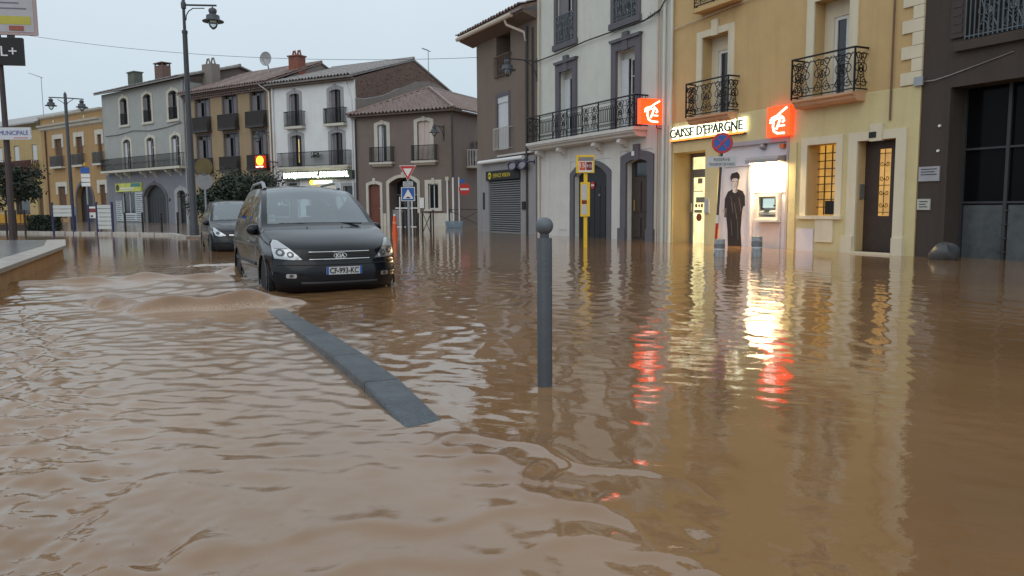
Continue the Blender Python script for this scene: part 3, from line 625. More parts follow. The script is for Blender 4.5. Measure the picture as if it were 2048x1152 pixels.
for (a, b, c, d, m_) in ((24.99, 25.5, 1.73, 2.06, mat('plaque_grey', (.33, .33, .36), .5, .0, .1)), (24.985, 25.31, 1.08, 1.33, mat('plaque_pale', (.42, .42, .38), .5, 0, .1))):
    pq = bx('wall_plaque', m_, D, U(a), U(b), -.03, .0, c, d)
    for k in range(3): MB().box(U(a) + .06, U(b) - .06 - .05 * (k % 2), -.034, -.0302, d - .07 - k * .06, d - .05 - k * .06).build('plaque_line', DKST, pq)
MB().tube([(U(25.0), -.03, 3.98), (U(25.3), -.05, 3.97), (U(25.65), -.02, 4.03), (U(27), -.02, 4.3)], .012, 5).build('wall_cable', GALV, D)
MB().lathe([(.03, -.04), (.03, 0)], 8, (U(25.45), 0, 2.95), 'y').build('wall_fixing', SIGNWHITE, D); MB().lathe([(.03, -.04), (.03, 0)], 8, (U(25.44), 0, 2.4), 'y').build('wall_fixing', SIGNWHITE, D)

# --- lit signs of the bank, each its own thing
def logo(p, m, y, cxx, cz, sc):
    L = MB()
    def stroke(pts, r):
        L.tube([(cxx + a * sc, y, cz + b * sc) for a, b in pts], r * sc * .62, 6)
    stroke([(.38, .42), (.15, .30), (-.08, .16)], .055); stroke([(-.36, .05), (-.2, .12), (-.02, .16)], .05); stroke([(-.36, -.03), (-.15, .06), (.0, .1)], .05); stroke([(-.3, .12), (-.1, .18)], .04)
    stroke([(-.2, .02), (-.22, -.16), (-.17, -.32), (-.02, -.40), (.3, -.41)], .06); stroke([(.14, .18), (.06, -.02), (-.06, -.26)], .06)
    stroke([(.12, .16), (.24, .08), (.28, -.01), (.2, -.04)], .055); stroke([(.08, -.16), (.3, -.16)], .045)
    return L.build('emblem', m, p, True)
ps = thing('projecting_bank_sign', 'square orange lit bank sign projecting from wall beside long balcony', 'sign', (*ro(15.45), 0), R(RA) + PI / 2)
# after the turn: local x runs into the street wall, local y along the terrace away from the viewer
pb = MB().box(-1.0, -.15, -.1, .1, 3.93, 4.75).build('light_box', E_RED, ps); logo(pb, E_LOGO, -.11, -.575, 4.34, .82)
MB().box(-.15, 0, -.04, .04, 4.5, 4.58).box(-.15, 0, -.04, .04, 4.1, 4.18).build('bracket', DKST, ps)
MB().tube([(-.3, 0, 3.93), (-.3, 0, 3.82), (-.05, 0, 3.78), (0, 0, 3.8)], .015, 5).build('feed_cable', BLACK, ps)
rs = thing('flat_bank_sign', 'square orange lit bank sign mounted flat above cash machine bay', 'sign', (*ro(20.8), 0), R(RA))
rbx = MB().box(-.42, .42, -.2, -.06, 3.1, 3.92).build('light_box', E_RED, rs); logo(rbx, E_LOGO, -.21, 0, 3.51, .82); bx('bracket', DKST, rs, -.2, .2, -.06, -.031, 3.3, 3.7)
ls = thing('bank_name_sign', 'dark backlit bank name letters over an orange light tube', 'sign', (*ro(17.73), 0), R(RA))
text('lettering', "CAISSE D'EPARGNE", TEXTDARK, ls, (0, -.19, 3.565), .40, 3.35, .02, offset=.002)
text('letter_glow', "CAISSE D'EPARGNE", E_HALO, ls, (0, -.105, 3.58), .44, 3.5, .006, offset=.05)
bx('mounting_rail', CREAM, ls, -1.68, 1.68, -.085, -.031, 3.46, 3.68); MB().tube([(-1.7, -.15, 3.345), (1.66, -.15, 3.345)], .032, 8).build('light_tube', E_REDLINE, ls); bx('tube_holder', DKST, ls, -1.71, 1.69, -.13, -.031, 3.30, 3.33)
# --- cash machine under its lamp hood
am = thing('cash_machine', 'lit cash machine under metal lamp hood beside poster door', 'cash machine', (*ro(20.32), 0), R(RA))
METH = mat('brushed_hood', (.36, .33, .32), .35, .5, .1)
hood = MB().prismx([(.055, 2.42), (.055, 2.6), (-.3, 2.56), (-.34, 2.5), (-.34, 2.40), (-.3, 2.42)], -.62, .62).build('lamp_hood', METH, am)
MB().box(-.5, .5, -.28, -.08, 2.395, 2.41).build('lamp', E_LAMP, hood)
BAY = mat('pale_bay_panel', (.72, .66, .60), .4, 0, .05)
bp_ = bx('bay_panel', BAY, am, -.64, .58, .035, .055, 1.58, 2.4)
fr = MB().box(-.42, -.34, -.07, .05, .80, 1.54).box(.34, .42, -.07, .05, .80, 1.54).box(-.34, .34, -.07, .05, 1.46, 1.54).box(-.34, .34, -.07, .05, .80, .88).build('fascia', BAY, am)
bx('recess', mat('grey_recess', (.30, .29, .27), .5), am, -.34, .34, .03, .05, .88, 1.46)
scn = MB().box(-.2, .2, -.02, .028, 1.14, 1.4).build('screen', mat('lit_screen', (.2, .25, .25), .2, 0, 0, emis=.7, ecol=(.65, .85, .8)), am)
kp = MB().prismx([(.03, .95), (-.07, .95), (-.06, 1.02), (.03, 1.1)], -.3, .3).build('keypad_shelf', SLAT, am)
for i in range(4):
    for j in range(3): MB().box(-.12 + j * .07, -.07 + j * .07, -.075 + .012 * i, -.05 + .012 * i, 1.022 + .016 * i, 1.034 + .016 * i).build('key', TEXTDARK, kp)
MB().box(.2, .3, -.015, .03, 1.18, 1.22).build('card_slot', BLACK, am); MB().box(-.3, -.22, -.012, .03, 1.1, 1.4).build('side_keys', DKST, am)
MB().box(-.44, .44, -.16, .04, .74, .79).build('shelf', BAY, am); bx('lower_panel', mat('pink_white_panel', (.62, .52, .48), .5), am, -.36, .42, .03, .05, -.2, .70)
ld = bpy.data.lights.new('cash_lamp', 'AREA'); ld.shape = 'RECTANGLE'; ld.size = .9; ld.size_y = .16; ld.energy = 190; ld.color = (1, .72, .34)
lo = bpy.data.objects.new('cash_lamp', ld); COL.objects.link(lo); lo.parent = am; lo.location = (0, -.18, 2.385)

# ------------------------------------------------------------------ far side of the crossing
# --- taupe corner house with hipped roof
Z = .0
K = house('hip_roof_house', 'low taupe corner house with hipped tile roof behind the give way sign', (-10.91, 55.42), -26, 7.79, 7.55, 11, BROWNK,
          [(1.93, 2.68, 4.4, 6.95, .1, .3), (5.16, 6.18, 4.4, 7.02, .1, .25), (1.05, 2.02, -.2, 2.9, .12, .25), (2.78, 5.07, -.2, 3.3, .42, .9), (5.94, 6.73, 1.14, 2.82, 0, .25)])
for a, b, zb, zt, wd, ri, ke in ((1.93, 2.68, 4.4, 6.95, .28, .1, .06), (5.16, 6.18, 4.4, 7.02, .26, .1, .08), (1.05, 2.02, -.2, 2.9, .2, .12, .2), (2.78, 5.07, -.2, 3.3, .22, .42, .14)):
    surround(K, a, b, zb, zt, wd, STONE, ri, .05, ke, .22, lint=.2)
surround(K, 5.94, 6.73, 1.14, 2.82, .26, STONE, 0, .05, .12, .2, .14)
window(K, 5.94, 6.73, 1.14, 2.82, .12, WFRAME, GLASSDARK, (1, 0), .06); window(K, 2.2, 2.68, 4.4, 6.95, .2, WFRAME, GLASSDARK, (0, 0)); shutter(K, 1.94, 2.2, 4.42, 6.9, .1, SHUTTER)
shutter(K, 5.17, 5.66, 4.42, 7.0, .12, PINKSHUT); shutter(K, 5.68, 6.17, 4.42, 7.0, .12, PINKSHUT)
kd = bx('door', REDWOOD, K, 1.05, 2.02, .14, .2, -.2, 2.9); MB().box(1.85, 1.93, .08, .14, 1.15, 1.25).build('handle', GALV, kd)
for zc in (.2, 1.4): MB().box(1.15, 1.92, .12, .14, zc, zc + .95).build('door_panel', REDWOOD, kd)
pw = window(K, 2.78, 5.07, -.2, 3.3, .85, mat('taupe_frame', (.10, .085, .08), .6), GLASSDARK, (2, 1), .08); bx('porch_rail', GALV, K, 2.85, 5.0, .75, .8, 2.1, 2.16)
bx('stair_wall', GREYSHOP, K, 2.8, 3.6, .3, .8, -.2, 1.1)
for a, b in ((1.41, 3.3), (4.83, 6.75)):
    bl = MB().box(a, b, -.38, 0, 4.22, 4.36).prismx([(0, 4.05), (0, 4.22), (-.3, 4.22), (-.2, 4.08)], a + .15, b - .15).build('balcony', STONE, K)
    rb = MB(); bars_rail(rb, a + .03, b - .03, 4.36, 5.36, .35, .1, .013); rb.build('railing', IRON, bl)
for a, b in ((.05, .82), (2.25, 2.5), (5.34, 7.75)): bx('plinth', STONE, K, a, b, -.04, .01, -.2, .85)
bx('corner_pilaster', mat('dark_taupe', (.17, .135, .115), .85), K, 7.3, 7.83, -.04, .02, .86, 7.4)
pipe(K, [(7.92, -.12, 7.4), (7.92, -.12, 3.2)], .08, DARKPIPE); pipe(K, [(7.92, -.12, 3.2), (7.92, -.12, 0)], .06, SIGNWHITE); pipe(K, [(7.5, -.14, 3.0), (7.5, -.14, 0)], .06, SIGNWHITE); bx('pipe_hopper', STONE, K, 7.38, 7.62, -.2, -.04, 2.98, 3.25)
pipe(K, [(.1, -.1, 7.4), (.1, -.1, 0)], .05, DARKPIPE)
bx('notice_board', SIGNWHITE, K, 5.28, 5.62, -.09, -.05, 1.2, 1.9)
MB().box(-.3, 8.2, -.45, .1, 7.5, 7.6).box(7.7, 8.2, .1, 11, 7.5, 7.6).build('eave', mat('eave_board', (.12, .09, .075), .8), K)
ax, ay, az = 3.7, 3.9, 9.75; e0, e1, ey, ez = -.3, 8.25, -.5, 7.62
core = MB().add([(e0, ey, ez), (e1, ey, ez), (ax, ay, az), (e1, 11, ez), (ax, 11, az), (e0, 11, ez)], [(0, 1, 2), (1, 3, 4, 2), (0, 2, 4, 5)])
kr = core.build('roof', TILE, K)
tile_slope(kr, 'tile_courses', TILE, e0, e1, ey, ez, ay, az, lambda u: max(0, min((u - e0) / (ax - e0), (e1 - u) / (e1 - ax))), base=.05)
def side_tiles():
    mb = MB(); V = []; F = []; nv = 14; per = .30; nu = int(11 / per) * 4
    for j in range(nv + 1):
        for i in range(nu + 1):
            y = ey + (11 - ey) * i / nu; lim = min(1, (y - ey) / (ay - ey)); v = min(j / nv, lim)
            o = .065 * math.sin(2 * PI * y / per) + .07; x = e1 + (ax - e1) * v; L = math.hypot(e1 - ax, az - ez)
            V.append((x + o * (az - ez) / L, y, ez + (az - ez) * v + o * (e1 - ax) / L))
    for j in range(nv):
        for i in range(nu): q = j * (nu + 1) + i; F.append((q, q + 1, q + nu + 2, q + nu + 1))
    mb.v, mb.f = V, F; return mb.build('tile_courses', TILE, kr, fix=False)
side_tiles()
MB().tube([(e0, ey, ez + .08), (ax, ay, az + .1)], .1, 6).tube([(e1, ey, ez + .08), (ax, ay, az + .1)], .1, 6).tube([(ax, ay, az + .1), (ax, 11, az + .1)], .1, 6).build('ridge_cap', TILE, kr)
# side balcony with a plant on the return wall
sbal = MB().box(7.79, 8.6, 2.0, 3.6, 3.9, 4.05).build('balcony', STONE, K); rb = MB()
for k in range(9): rb.box(8.55, 8.58, 2.02 + k * .19, 2.05 + k * .19, 4.05, 5.1)
for y in (2.02, 3.56):
    for k in range(4): rb.box(7.85 + k * .2, 7.87 + k * .2, y, y + .03, 4.05, 5.1)
    rb.box(7.79, 8.6, y, y + .04, 5.1, 5.14)
rb.box(8.54, 8.6, 2.0, 3.6, 5.1, 5.14); rb.build('railing', SIGNWHITE, sbal)
pl = MB()
for k in range(220): x = 8.1 + random.gauss(0, .12); z = 4.7 + random.random() * 1.0; y = 2.9 + random.gauss(0, .12); pl.quad((x, y, z), (x + .05, y - .1, z + .03), (x + .05, y, z + .12), (x, y + .06, z + .09))
pl.lathe([(.14, 4.05), (.2, 4.4), (.0, 4.42)], 10, (8.1, 2.9, 0)); pl.build('potted_plant', LEAF, sbal)
bl_ = bx('vent_grille', BLACK, K, 7.79, 7.82, 4.2, 4.6, 1.6, 1.85)

# --- white three-storey house with the bank name in lights
J = house('bank_corner_house', 'white three-storey house with black balconies and brick gable end', (-17.87, 59.27), -29, 8.0, 10.25, 13.5, WHITE_WALL,
          [(1.87, 2.83, 7.2, 9.6, .12, .3), (5.74, 6.76, 7.2, 9.6, .12, .3), (1.85, 2.94, 4.3, 6.6, .14, .35), (5.76, 6.83, 4.3, 6.6, .14, .35), (1.41, 2.36, -.2, 3.1, 0, .2), (3.4, 5.2, -.2, 2.7, 0, .3), (6.78, 7.78, -.2, 2.8, 0, .2)], side_top=10.25)
for a, b, zb, zt in ((1.87, 2.83, 7.2, 9.6), (5.74, 6.76, 7.2, 9.6), (1.85, 2.94, 4.3, 6.6), (5.76, 6.83, 4.3, 6.6)):
    surround(J, a, b, zb, zt, .26, GREYTRIM, .13, .04, .1, .24, lint=.25)
    window(J, a + .35, b, zb, zt, .25, BROWNWOOD, GLASSDARK, (1, 0)); shutter(J, a + .01, a + .36, zb + .02, zt - .1, .16, GREYSHUT)
for a, b in ((1.41, 2.36), (6.78, 7.78)): window(J, a, b, -.2, 3.0 if a < 3 else 2.8, .15, GREYSHUT, GLASSDARK, (0, 1)); surround(J, a, b, -.2, 3.1 if a < 3 else 2.8, .22, GREYTRIM)
window(J, 3.4, 5.2, -.2, 2.7, .25, SLAT, GLASSDARK, (2, 1))
lw = bx('lit_slit', lit_pane('lit_curtain_gap', (1, .75, .3), .9), J, 2.42, 2.5, .19, .2, 4.6, 6.3)
for a, b in ((1.6, 3.4), (5.4, 7.3)):
    bl = bx('balcony', STONE, J, a, b, -.42, 0, 7.02, 7.2); rb = MB(); bars_rail(rb, a + .04, b - .04, 7.2, 8.25, .38, .1, .013); rb.build('railing', IRON, bl)
bl = MB().box(.9, 7.7, -.55, 0, 4.12, 4.26).prismx([(0, 3.9), (0, 4.12), (-.48, 4.12), (-.3, 3.95)], 1.0, 7.6).build('balcony', STONE, J)
rb = MB(); bars_rail(rb, .95, 7.65, 4.26, 5.28, .5, .1, .012); rb.build('railing', IRON, bl)
pl = MB()
for k in range(60): x = 4 + random.random() * .9; z = 4.85 + random.random() * .35; y = -.4 + random.random() * .2; pl.quad((x, y, z), (x + .09, y - .03, z), (x + .09, y, z + .1), (x, y + .02, z + .09))
pl.build('balcony_plant', LEAF, bl)
pipe(J, [(.25, -.1, 10.1), (.25, -.1, 0)], .06, WHITE_WALL); pipe(J, [(7.3, -.1, 10.0), (7.75, -.1, 8.9), (7.75, -.1, 0)], .05, WHITE_WALL)
bx('eave_band', mat('eave_board', (.12, .09, .075), .8), J, -.1, 8.05, -.35, .0, 10.1, 10.28)
# roof with gable end towards the low house
jr = MB().prismx([(-.5, 10.25), (-.5, 10.38), (7, 12.62), (13.8, 10.3), (13.8, 10.18), (7, 12.48)], -.2, 8.08).build('roof', TILEG, J)
tile_slope(jr, 'tile_courses', TILEG, -.2, 8.12, -.6, 10.4, 7, 12.64, base=.03)
MB().tube([(-.2, 7, 12.7), (8.1, 7, 12.7)], .1, 6).build('ridge_cap', TILEG, jr)
MB().prismx([(0.0, 10.2), (0.0, 10.25), (7, 12.46), (13.5, 10.2)], 7.85, 8.02).build('gable', BRICK, J)
gbr = MB().add([(8.03, .15, 8.9), (8.03, 1.0, 8.95), (8.03, 3.2, 9.45), (8.03, 5.2, 10.25), (8.03, 7.2, 11.0), (8.03, 9.2, 11.25), (8.03, 7.0, 12.4), (8.03, .1, 10.2)], [tuple(range(8))]); gbr.build('exposed_brickwork', BRICK, J)
cem = MB().prismx([(.02, 0), (13.4, 0), (13.4, 10.15), (10.6, 11.0), (9.2, 11.22), (7.2, 10.95), (5.2, 10.2), (3.2, 9.4), (1.0, 8.9), (.1, 8.85)], 8.002, 8.05).build('cement_render', CEMENT, J)
# individual rough stones standing proud in the bare brickwork
st = MB()
for k in range(240):
    y = random.uniform(.3, 11); z = random.uniform(8.6, 12.3); top = 10.25 + (12.4 - 10.25) * (y / 7 if y < 7 else (13.5 - y) / 6.5); lo_ = np.interp(y, [0, 1, 3.2, 5.2, 7.2, 10.6], [9.0, 9.05, 9.55, 10.35, 11.1, 11.2])
    if lo_ < z < top - .25: hh = random.uniform(.06, .12); ww = random.uniform(.1, .22); st.box(8.02, 8.05 + random.random() * .04, y, y + ww, z, z + hh)
so2 = st.build('rubble_stones', mat('rubble_stone', (.19, .135, .11), .9, 0, .45, 5), J); so2['kind'] = 'stuff'
chimney(J, -.65, .35, 2.6, 3.4, 10.4, 12.9, mat('red_brick_stack', (.23, .085, .06), .9, 0, .3, 8, .5, 20), 2, True)

# lit bank lettering and its small amber companion
ns = thing('bank_lettering', 'glowing white bank name letters on dark band below balcony', 'sign', (-17.87, 59.27, 0), R(-29))
bx('sign_band', mat('dark_green_band', (.05, .07, .05), .5), ns, 1.2, 7.85, -.3, -.02, 3.3, 3.9)
text('lettering', 'BANQUE DUPUY, DE PARSEVAL', E_WHITE, ns, (4.45, -.34, 3.62), .52, 6.2, .02, offset=.02)
ysn = thing('cash_point_sign', 'small lit tube sign with yellow end under white lettering', 'sign', (-17.87, 59.27, 0), R(-29))
MB().tube([(4.4, -.4, 3.1), (6.0, -.4, 3.1)], .12, 8).build('light_tube', E_YELLOWW, ysn); MB().lathe([(.16, -.14), (.16, .14)], 14, (4.25, -.4, 3.1), 'x').build('end_lamp', E_AMBER, ysn); bx('mount', DKST, ysn, 4.2, 6.0, -.3, -.01, 3.06, 3.14)
os_ = thing('amber_box_sign', 'red box sign with glowing amber disc on bracket by tan house', 'sign', (-17.87, 59.27, 0), R(-29))
obx = MB().box(-.75, .15, -1.05, -.85, 4.25, 5.15).build('light_box', mat('lit_red_box', (.5, .03, .01), .4, 0, 0, emis=.35, ecol=(1, .05, .01)), os_)
MB().lathe([(.34, -.02), (.34, .02)], 24, (-.26, -1.07, 4.78), 'y').build('lit_disc', E_AMBER, os_); MB().box(-.68, .05, -1.075, -1.05, 4.3, 4.38).build('lit_strip', E_LOGO, os_); MB().box(.15, .5, -.97, -.93, 4.65, 4.72).box(.42, .5, -.97, -.01, 4.65, 4.72).build('bracket', DKST, os_)

# --- tan three-storey house
I = house('tan_house', 'tan three-storey house with grey shutters and six dark panelled balconies', (-26.75, 65.26), -34, 10.75, 10.5, 10, TANWALL,
          [(a, b, zb, zt, 0, .3) for a, b in ((1.45, 3.2), (5.0, 6.67), (8.4, 10.0)) for zb, zt in ((7.5, 10.1), (4.25, 7.12))] + [(1.5, 3.2, -.2, 2.8, 0, .3), (5, 6.6, -.2, 2.8, 0, .3), (8.5, 10, -.2, 2.8, 0, .3)])
DKPANEL = mat('dark_balcony_panel', (.055, .05, .05), .6, .1, .2)
for a, b in ((1.45, 3.2), (5.0, 6.67), (8.4, 10.0)):
    for zb, zt in ((7.5, 10.1), (4.25, 7.12)):
        surround(I, a, b, zb, zt, .14, DARKTRIM, proud=.03); wv = window(I, a + .3, b - .3, zb, zt, .25, GREYSHUT, GLASSDARK, (1, 0)); shutter(I, a + .01, a + .55, zb + .02, zt - .3, .14, GREYSHUT); shutter(I, b - .5, b - .01, zb + .02, zt - .3, .14, GREYSHUT)
        bl = bx('balcony', STONE if zb > 9 else DKPANEL, I, a - .25, b + .25, -.45, 0, zb - .14, zb); pn = MB(); bars_rail(pn, a - .22, b + .22, zb, zb + 1.05, .42, .075, .016); pn.box(a - .2, b + .2, -.415, -.405, zb + .05, zb + .95); pn.build('railing', DKPANEL, bl)
    window(I, a + .05, b, -.2, 2.8, .2, BROWNWOOD, GLASSDARK, (1, 1))
for k, z in enumerate((10.12, 10.26, 10.4)):
    gn = MB()
    for i in range(52): x = .05 + i * .206; gn.lathe([(.085, -.16 - .13 * k), (.085, .0)], 6, (x, 0, z), 'y')
    gn.build('tile_cornice', TILE, I)
tr = roof_gable(I, CEMENT, 10.75, -.65, 10.55, 5, 12.75, 10, 10.6, TILE, .1)
chimney(I, .2, 1.5, 1.6, 2.4, 11.0, 13.2, CEMENT, 2, False)
pipe(I, [(10.0, -.6, 10.5), (10.6, -.1, 9.9), (10.62, -.1, 0)], .06, WHITE_WALL)
back = thing('rear_house', 'house behind with low tiled gable showing above tan house roof', 'building', (-24.5, 70.0, 0), R(-34))
MB().prismx([(0, 0), (0, 11.4), (3, 13.3), (7, 11.0), (7, 0)], 3.0, 8.0).build('wall', CEMENT, back); MB().prismx([(-.3, 11.35), (3, 13.35), (3, 13.5), (-.4, 11.5)], 2.9, 8.1).prismx([(3, 13.35), (7.2, 11.0), (7.3, 11.15), (3, 13.5)], 2.9, 8.1).build('roof', TILEG, back)
dsh = thing('satellite_dish', 'round grey satellite dish above the tan house roof', 'satellite dish', (-19.2, 62.8, 0), R(-20))
MB().lathe([(.0, .12), (.2, .1), (.4, .04), (.52, -.02), (.55, -.06), (.52, -.05), (.4, .0), (.0, .07)], 24, (0, 0, 12.95), 'y').build('dish', mat('dish_grey', (.36, .37, .38), .5, .2, .1), dsh, True); MB().tube([(0, .1, 12.9), (0, .3, 12.2), (0, .3, 11.2)], .05, 6).tube([(0, 0, 12.4), (0, -.45, 12.9)], .02, 5).build('mast', GALV, dsh)

# --- grey three-storey house
Hh = house('grey_house', 'grey three-storey house with slate-blue ground floor and long balcony', (-38.45, 74.74), -39, 15.1, 11.95, 10, GREYWALL,
           [(3.7, 5.05, 8.9, 11.3, .25, .3), (8.05, 9.45, 8.85, 11.25, .25, .3), (12.45, 13.85, 8.75, 11.12, .25, .3), (3.9, 5.25, 4.85, 7.6, .25, .35), (8.3, 9.6, 4.85, 7.52, .25, .35), (12.6, 13.95, 4.85, 7.45, .25, .35),
            (3.06, 5.68, .85, 2.85, 0, .25), (7.3, 11.3, -.2, 3.4, 1.0, .35), (13.2, 14.6, -.2, 2.85, .3, .3)])
bg = MB(); wall_mesh(bg, 0, 15.1, -.2, 4.5, [(3.06, 5.68, .85, 2.85, 0, .03), (7.3, 11.3, -.2, 3.4, 1.0, .03), (13.2, 14.6, -.2, 2.85, .3, .03)], -.03); bg.quad((0, -.03, 4.5), (15.1, -.03, 4.5), (15.1, 0, 4.52), (0, 0, 4.52)); bg.build('ground_floor_render', BLUEGREY, Hh, fix=False)
for a, b, zb, zt in ((3.7, 5.05, 8.9, 11.3), (8.05, 9.45, 8.85, 11.25), (12.45, 13.85, 8.75, 11.12), (3.9, 5.25, 4.85, 7.6), (8.3, 9.6, 4.85, 7.52), (12.6, 13.95, 4.85, 7.45)):
    surround(Hh, a, b, zb, zt, .3, STONE, .25, .05, .1, .3, .2 if zb > 8 else 0, lint=.22); window(Hh, a + .4, b - .02, zb, zt, .25, WFRAME if zb < 8 else BROWNWOOD, GLASSDARK, (1, 2)); shutter(Hh, a + .01, a + .42, zb + .02, zt - .3, .14, SHUTTER if zb < 8 else GREYSHUT)
    if zb > 8: rb = MB(); bars_rail(rb, a, b, zb, zb + 1.0, .05, .12, .014, False); rb.build('railing', IRON, Hh)
bl = bx('balcony', STONE, Hh, .6, 15.0, -.75, 0, 4.62, 4.82)
for c in (3.3, 4.9, 7.9, 9.7, 12.3, 14.0): MB().prismx([(0, 4.0), (0, 4.62), (-.6, 4.62), (-.5, 4.4), (-.15, 4.2)], c - .12, c + .12).build('corbel', STONE, bl)
rb = MB(); bars_rail(rb, .65, 14.95, 4.82, 5.88, .7, .14, .014)
for k in range(36): rb.tube(spiral(.9 + k * .39, 5.3, .14, 1.1, 0, -.7, 1, 8), .013, 4)
rb.build('railing', IRON, bl)
shp = bx('shop_sign', mat('lime_sign', (.5, .52, .10), .5, 0, .3, 1.5), Hh, 2.15, 7.15, -.16, -.04, 2.88, 3.65)
MB().lathe([(.3, -.02), (.3, 0)], 14, (2.6, -.165, 3.28), 'y').build('sign_roundel', BROWNWOOD, shp); MB().box(5.2, 7.0, -.18, -.162, 3.3, 3.62).build('sign_panel', mat('teal_panel', (.06, .2, .18), .5), shp); MB().box(3.1, 5.9, -.18, -.162, 3.15, 3.24).build('sign_line', SIGNWHITE, shp); MB().box(3.2, 5.5, -.18, -.162, 2.98, 3.05).build('sign_line', SIGNWHITE, shp)
window(Hh, 3.06, 5.68, .85, 2.85, .12, SIGNWHITE, GLASSDARK, (1, 0)); PALEB = mat('pale_blue_panel', (.44, .48, .51), .6, 0, .08)
for a, b, c, d in ((1.9, 3.05, .2, 2.1), (5.7, 7.2, .2, 2.86), (3.06, 5.69, .2, .84)):
    pn = bx('price_panel', PALEB, Hh, a, b, -.08, -.031, c, d)
    for k in range(int((d - c) / .19)): MB().box(a + .12, b - .12 - .2 * (k % 3 == 1), -.084, -.0802, c + .1 + k * .19, c + .16 + k * .19).build('print_line', DKST, pn)
ad = bx('arched_door', BLACKDOOR, Hh, 7.3, 11.3, .25, .32, -.2, 3.4)
for k in range(8): MB().box(7.35 + k * .49, 7.8 + k * .49, .225, .25, -.1, 2.3).build('plank', BLACKDOOR, ad)
surround(Hh, 7.3, 11.3, -.2, 3.4, .22, DARKTRIM, 1.0, .07, .1, .35, y=-.03, name='door_surround')
surround(Hh, 13.2, 14.6, -.2, 2.85, .42, GREYTRIM, .3, .07, .1, .3, y=-.03, lint=.3, name='door_surround'); bx('door', BLACKDOOR, Hh, 13.2, 14.6, .2, .26, -.2, 2.85)
hr = roof_gable(Hh, BROWNK, 15.1, -.55, 12.0, 5, 13.55, 10.5, 12.0, TILEG, .35)
chimney(Hh, 1.0, 2.3, 2.1, 2.9, 12.6, 14.1, mat('dark_render_stack', (.12, .13, .11), .9, 0, .2), 0, True); chimney(Hh, 6.0, 7.4, 2.2, 3.0, 12.7, 14.2, mat('brown_brick_stack', (.16, .10, .085), .9, 0, .3, 8), 0, 2)
MB().tube([(.5, -.06, 8.1)] + [(x, -.06, 8.15 + .12 * math.sin(x * 1.3)) for x in (3, 6, 9, 12)] + [(14.5, -.06, 8.4)], .025, 5).build('wall_cable', BLACK, Hh)
pipe(Hh, [(14.95, -.1, 11.8), (14.95, -.1, 0)], .07, GREYTRIM)

# --- orange two-storey house
G = house('orange_house', 'orange ochre two-storey house with pale window heads and parapet cornice', (-49.15, 82.79), -37, 13.4, 10.75, 9, ORANGE,
          [(3.1, 4.7, 5.65, 8.45, 0, .35), (7.8, 9.15, 5.65, 8.4, 0, .35), (12.2, 13.0, 5.65, 8.38, 0, .35), (3.25, 4.9, .4, 3.65, 0, .35), (7.2, 10.6, -.2, 3.85, 1.4, .5), (12.1, 13.2, -.2, 3.65, 0, .35)])
for a, b, zb, zt in ((3.1, 4.7, 5.65, 8.45), (7.8, 9.15, 5.65, 8.4), (12.2, 13.0, 5.65, 8.38)):
    MB().box(a - .45, b + .4, -.06, .02, zt + .002, zt + .45).box(a - .45, a - .001, -.06, .02, zt - .9, zt).box(b + .001, b + .4, -.06, .02, zt - .9, zt).build('window_surround', STONE, G)
    shutter(G, a, b, zb, zt, .15, BROWNSHUT, n=8); bl = bx('balcony', STONE, G, a - .5, b + .5, -.45, 0, zb - .18, zb); rb = MB(); bars_rail(rb, a - .45, b + .4, zb, zb + 1.05, .4, .13, .016); rb.build('railing', GREYIRON, bl)
for a, b, zb, zt in ((3.25, 4.9, .4, 3.65), (12.1, 13.2, -.2, 3.65)):
    MB().box(a - .45, b + .4, -.06, .02, zt + .002, zt + .45).box(a - .45, a - .001, -.06, .02, zt - .8, zt).box(b + .001, b + .4, -.06, .02, zt - .8, zt).build('window_surround', STONE, G); shutter(G, a, b, zb, zt, .15, BROWNSHUT, n=8)
bx('arched_door', BLACKDOOR, G, 7.2, 10.6, .4, .48, -.2, 3.85); surround(G, 7.2, 10.6, -.2, 3.85, .3, DARKTRIM, 1.4, .05, name='door_surround')
for a, b in ((5.4, 6.85), (10.95, 12.05)): bx('plinth', BLUEGREY, G, a, b, -.05, .01, -.2, 1.55)
bx('plinth', ORANGE, G, .02, 5.2, -.04, .01, -.2, .35)
MB().prismx([(0, 9.4), (0, 9.95), (-.45, 9.95), (-.4, 9.8), (-.2, 9.7), (-.15, 9.5)], 0, 13.4).build('cornice', STONE, G); MB().prismx([(.3, 10.55), (.3, 10.85), (-.3, 10.85), (-.25, 10.7), (-.05, 10.6)], 0, 13.4).build('parapet_cap', STONE, G)
for c in (3.2, 9.8): MB().lathe([(.18, -.05), (.12, 0)], 10, (c, 0, 10.25), 'y').build('rosette', STONE, G)
MB().prismx([(.2, 10.8), (5, 12.0), (9, 10.8)], .3, 13.2).build('roof', TILEG, G)
pipe(G, [(1.2, -.1, 9.4), (1.2, -.1, 0)], .07, BROWNSHUT)

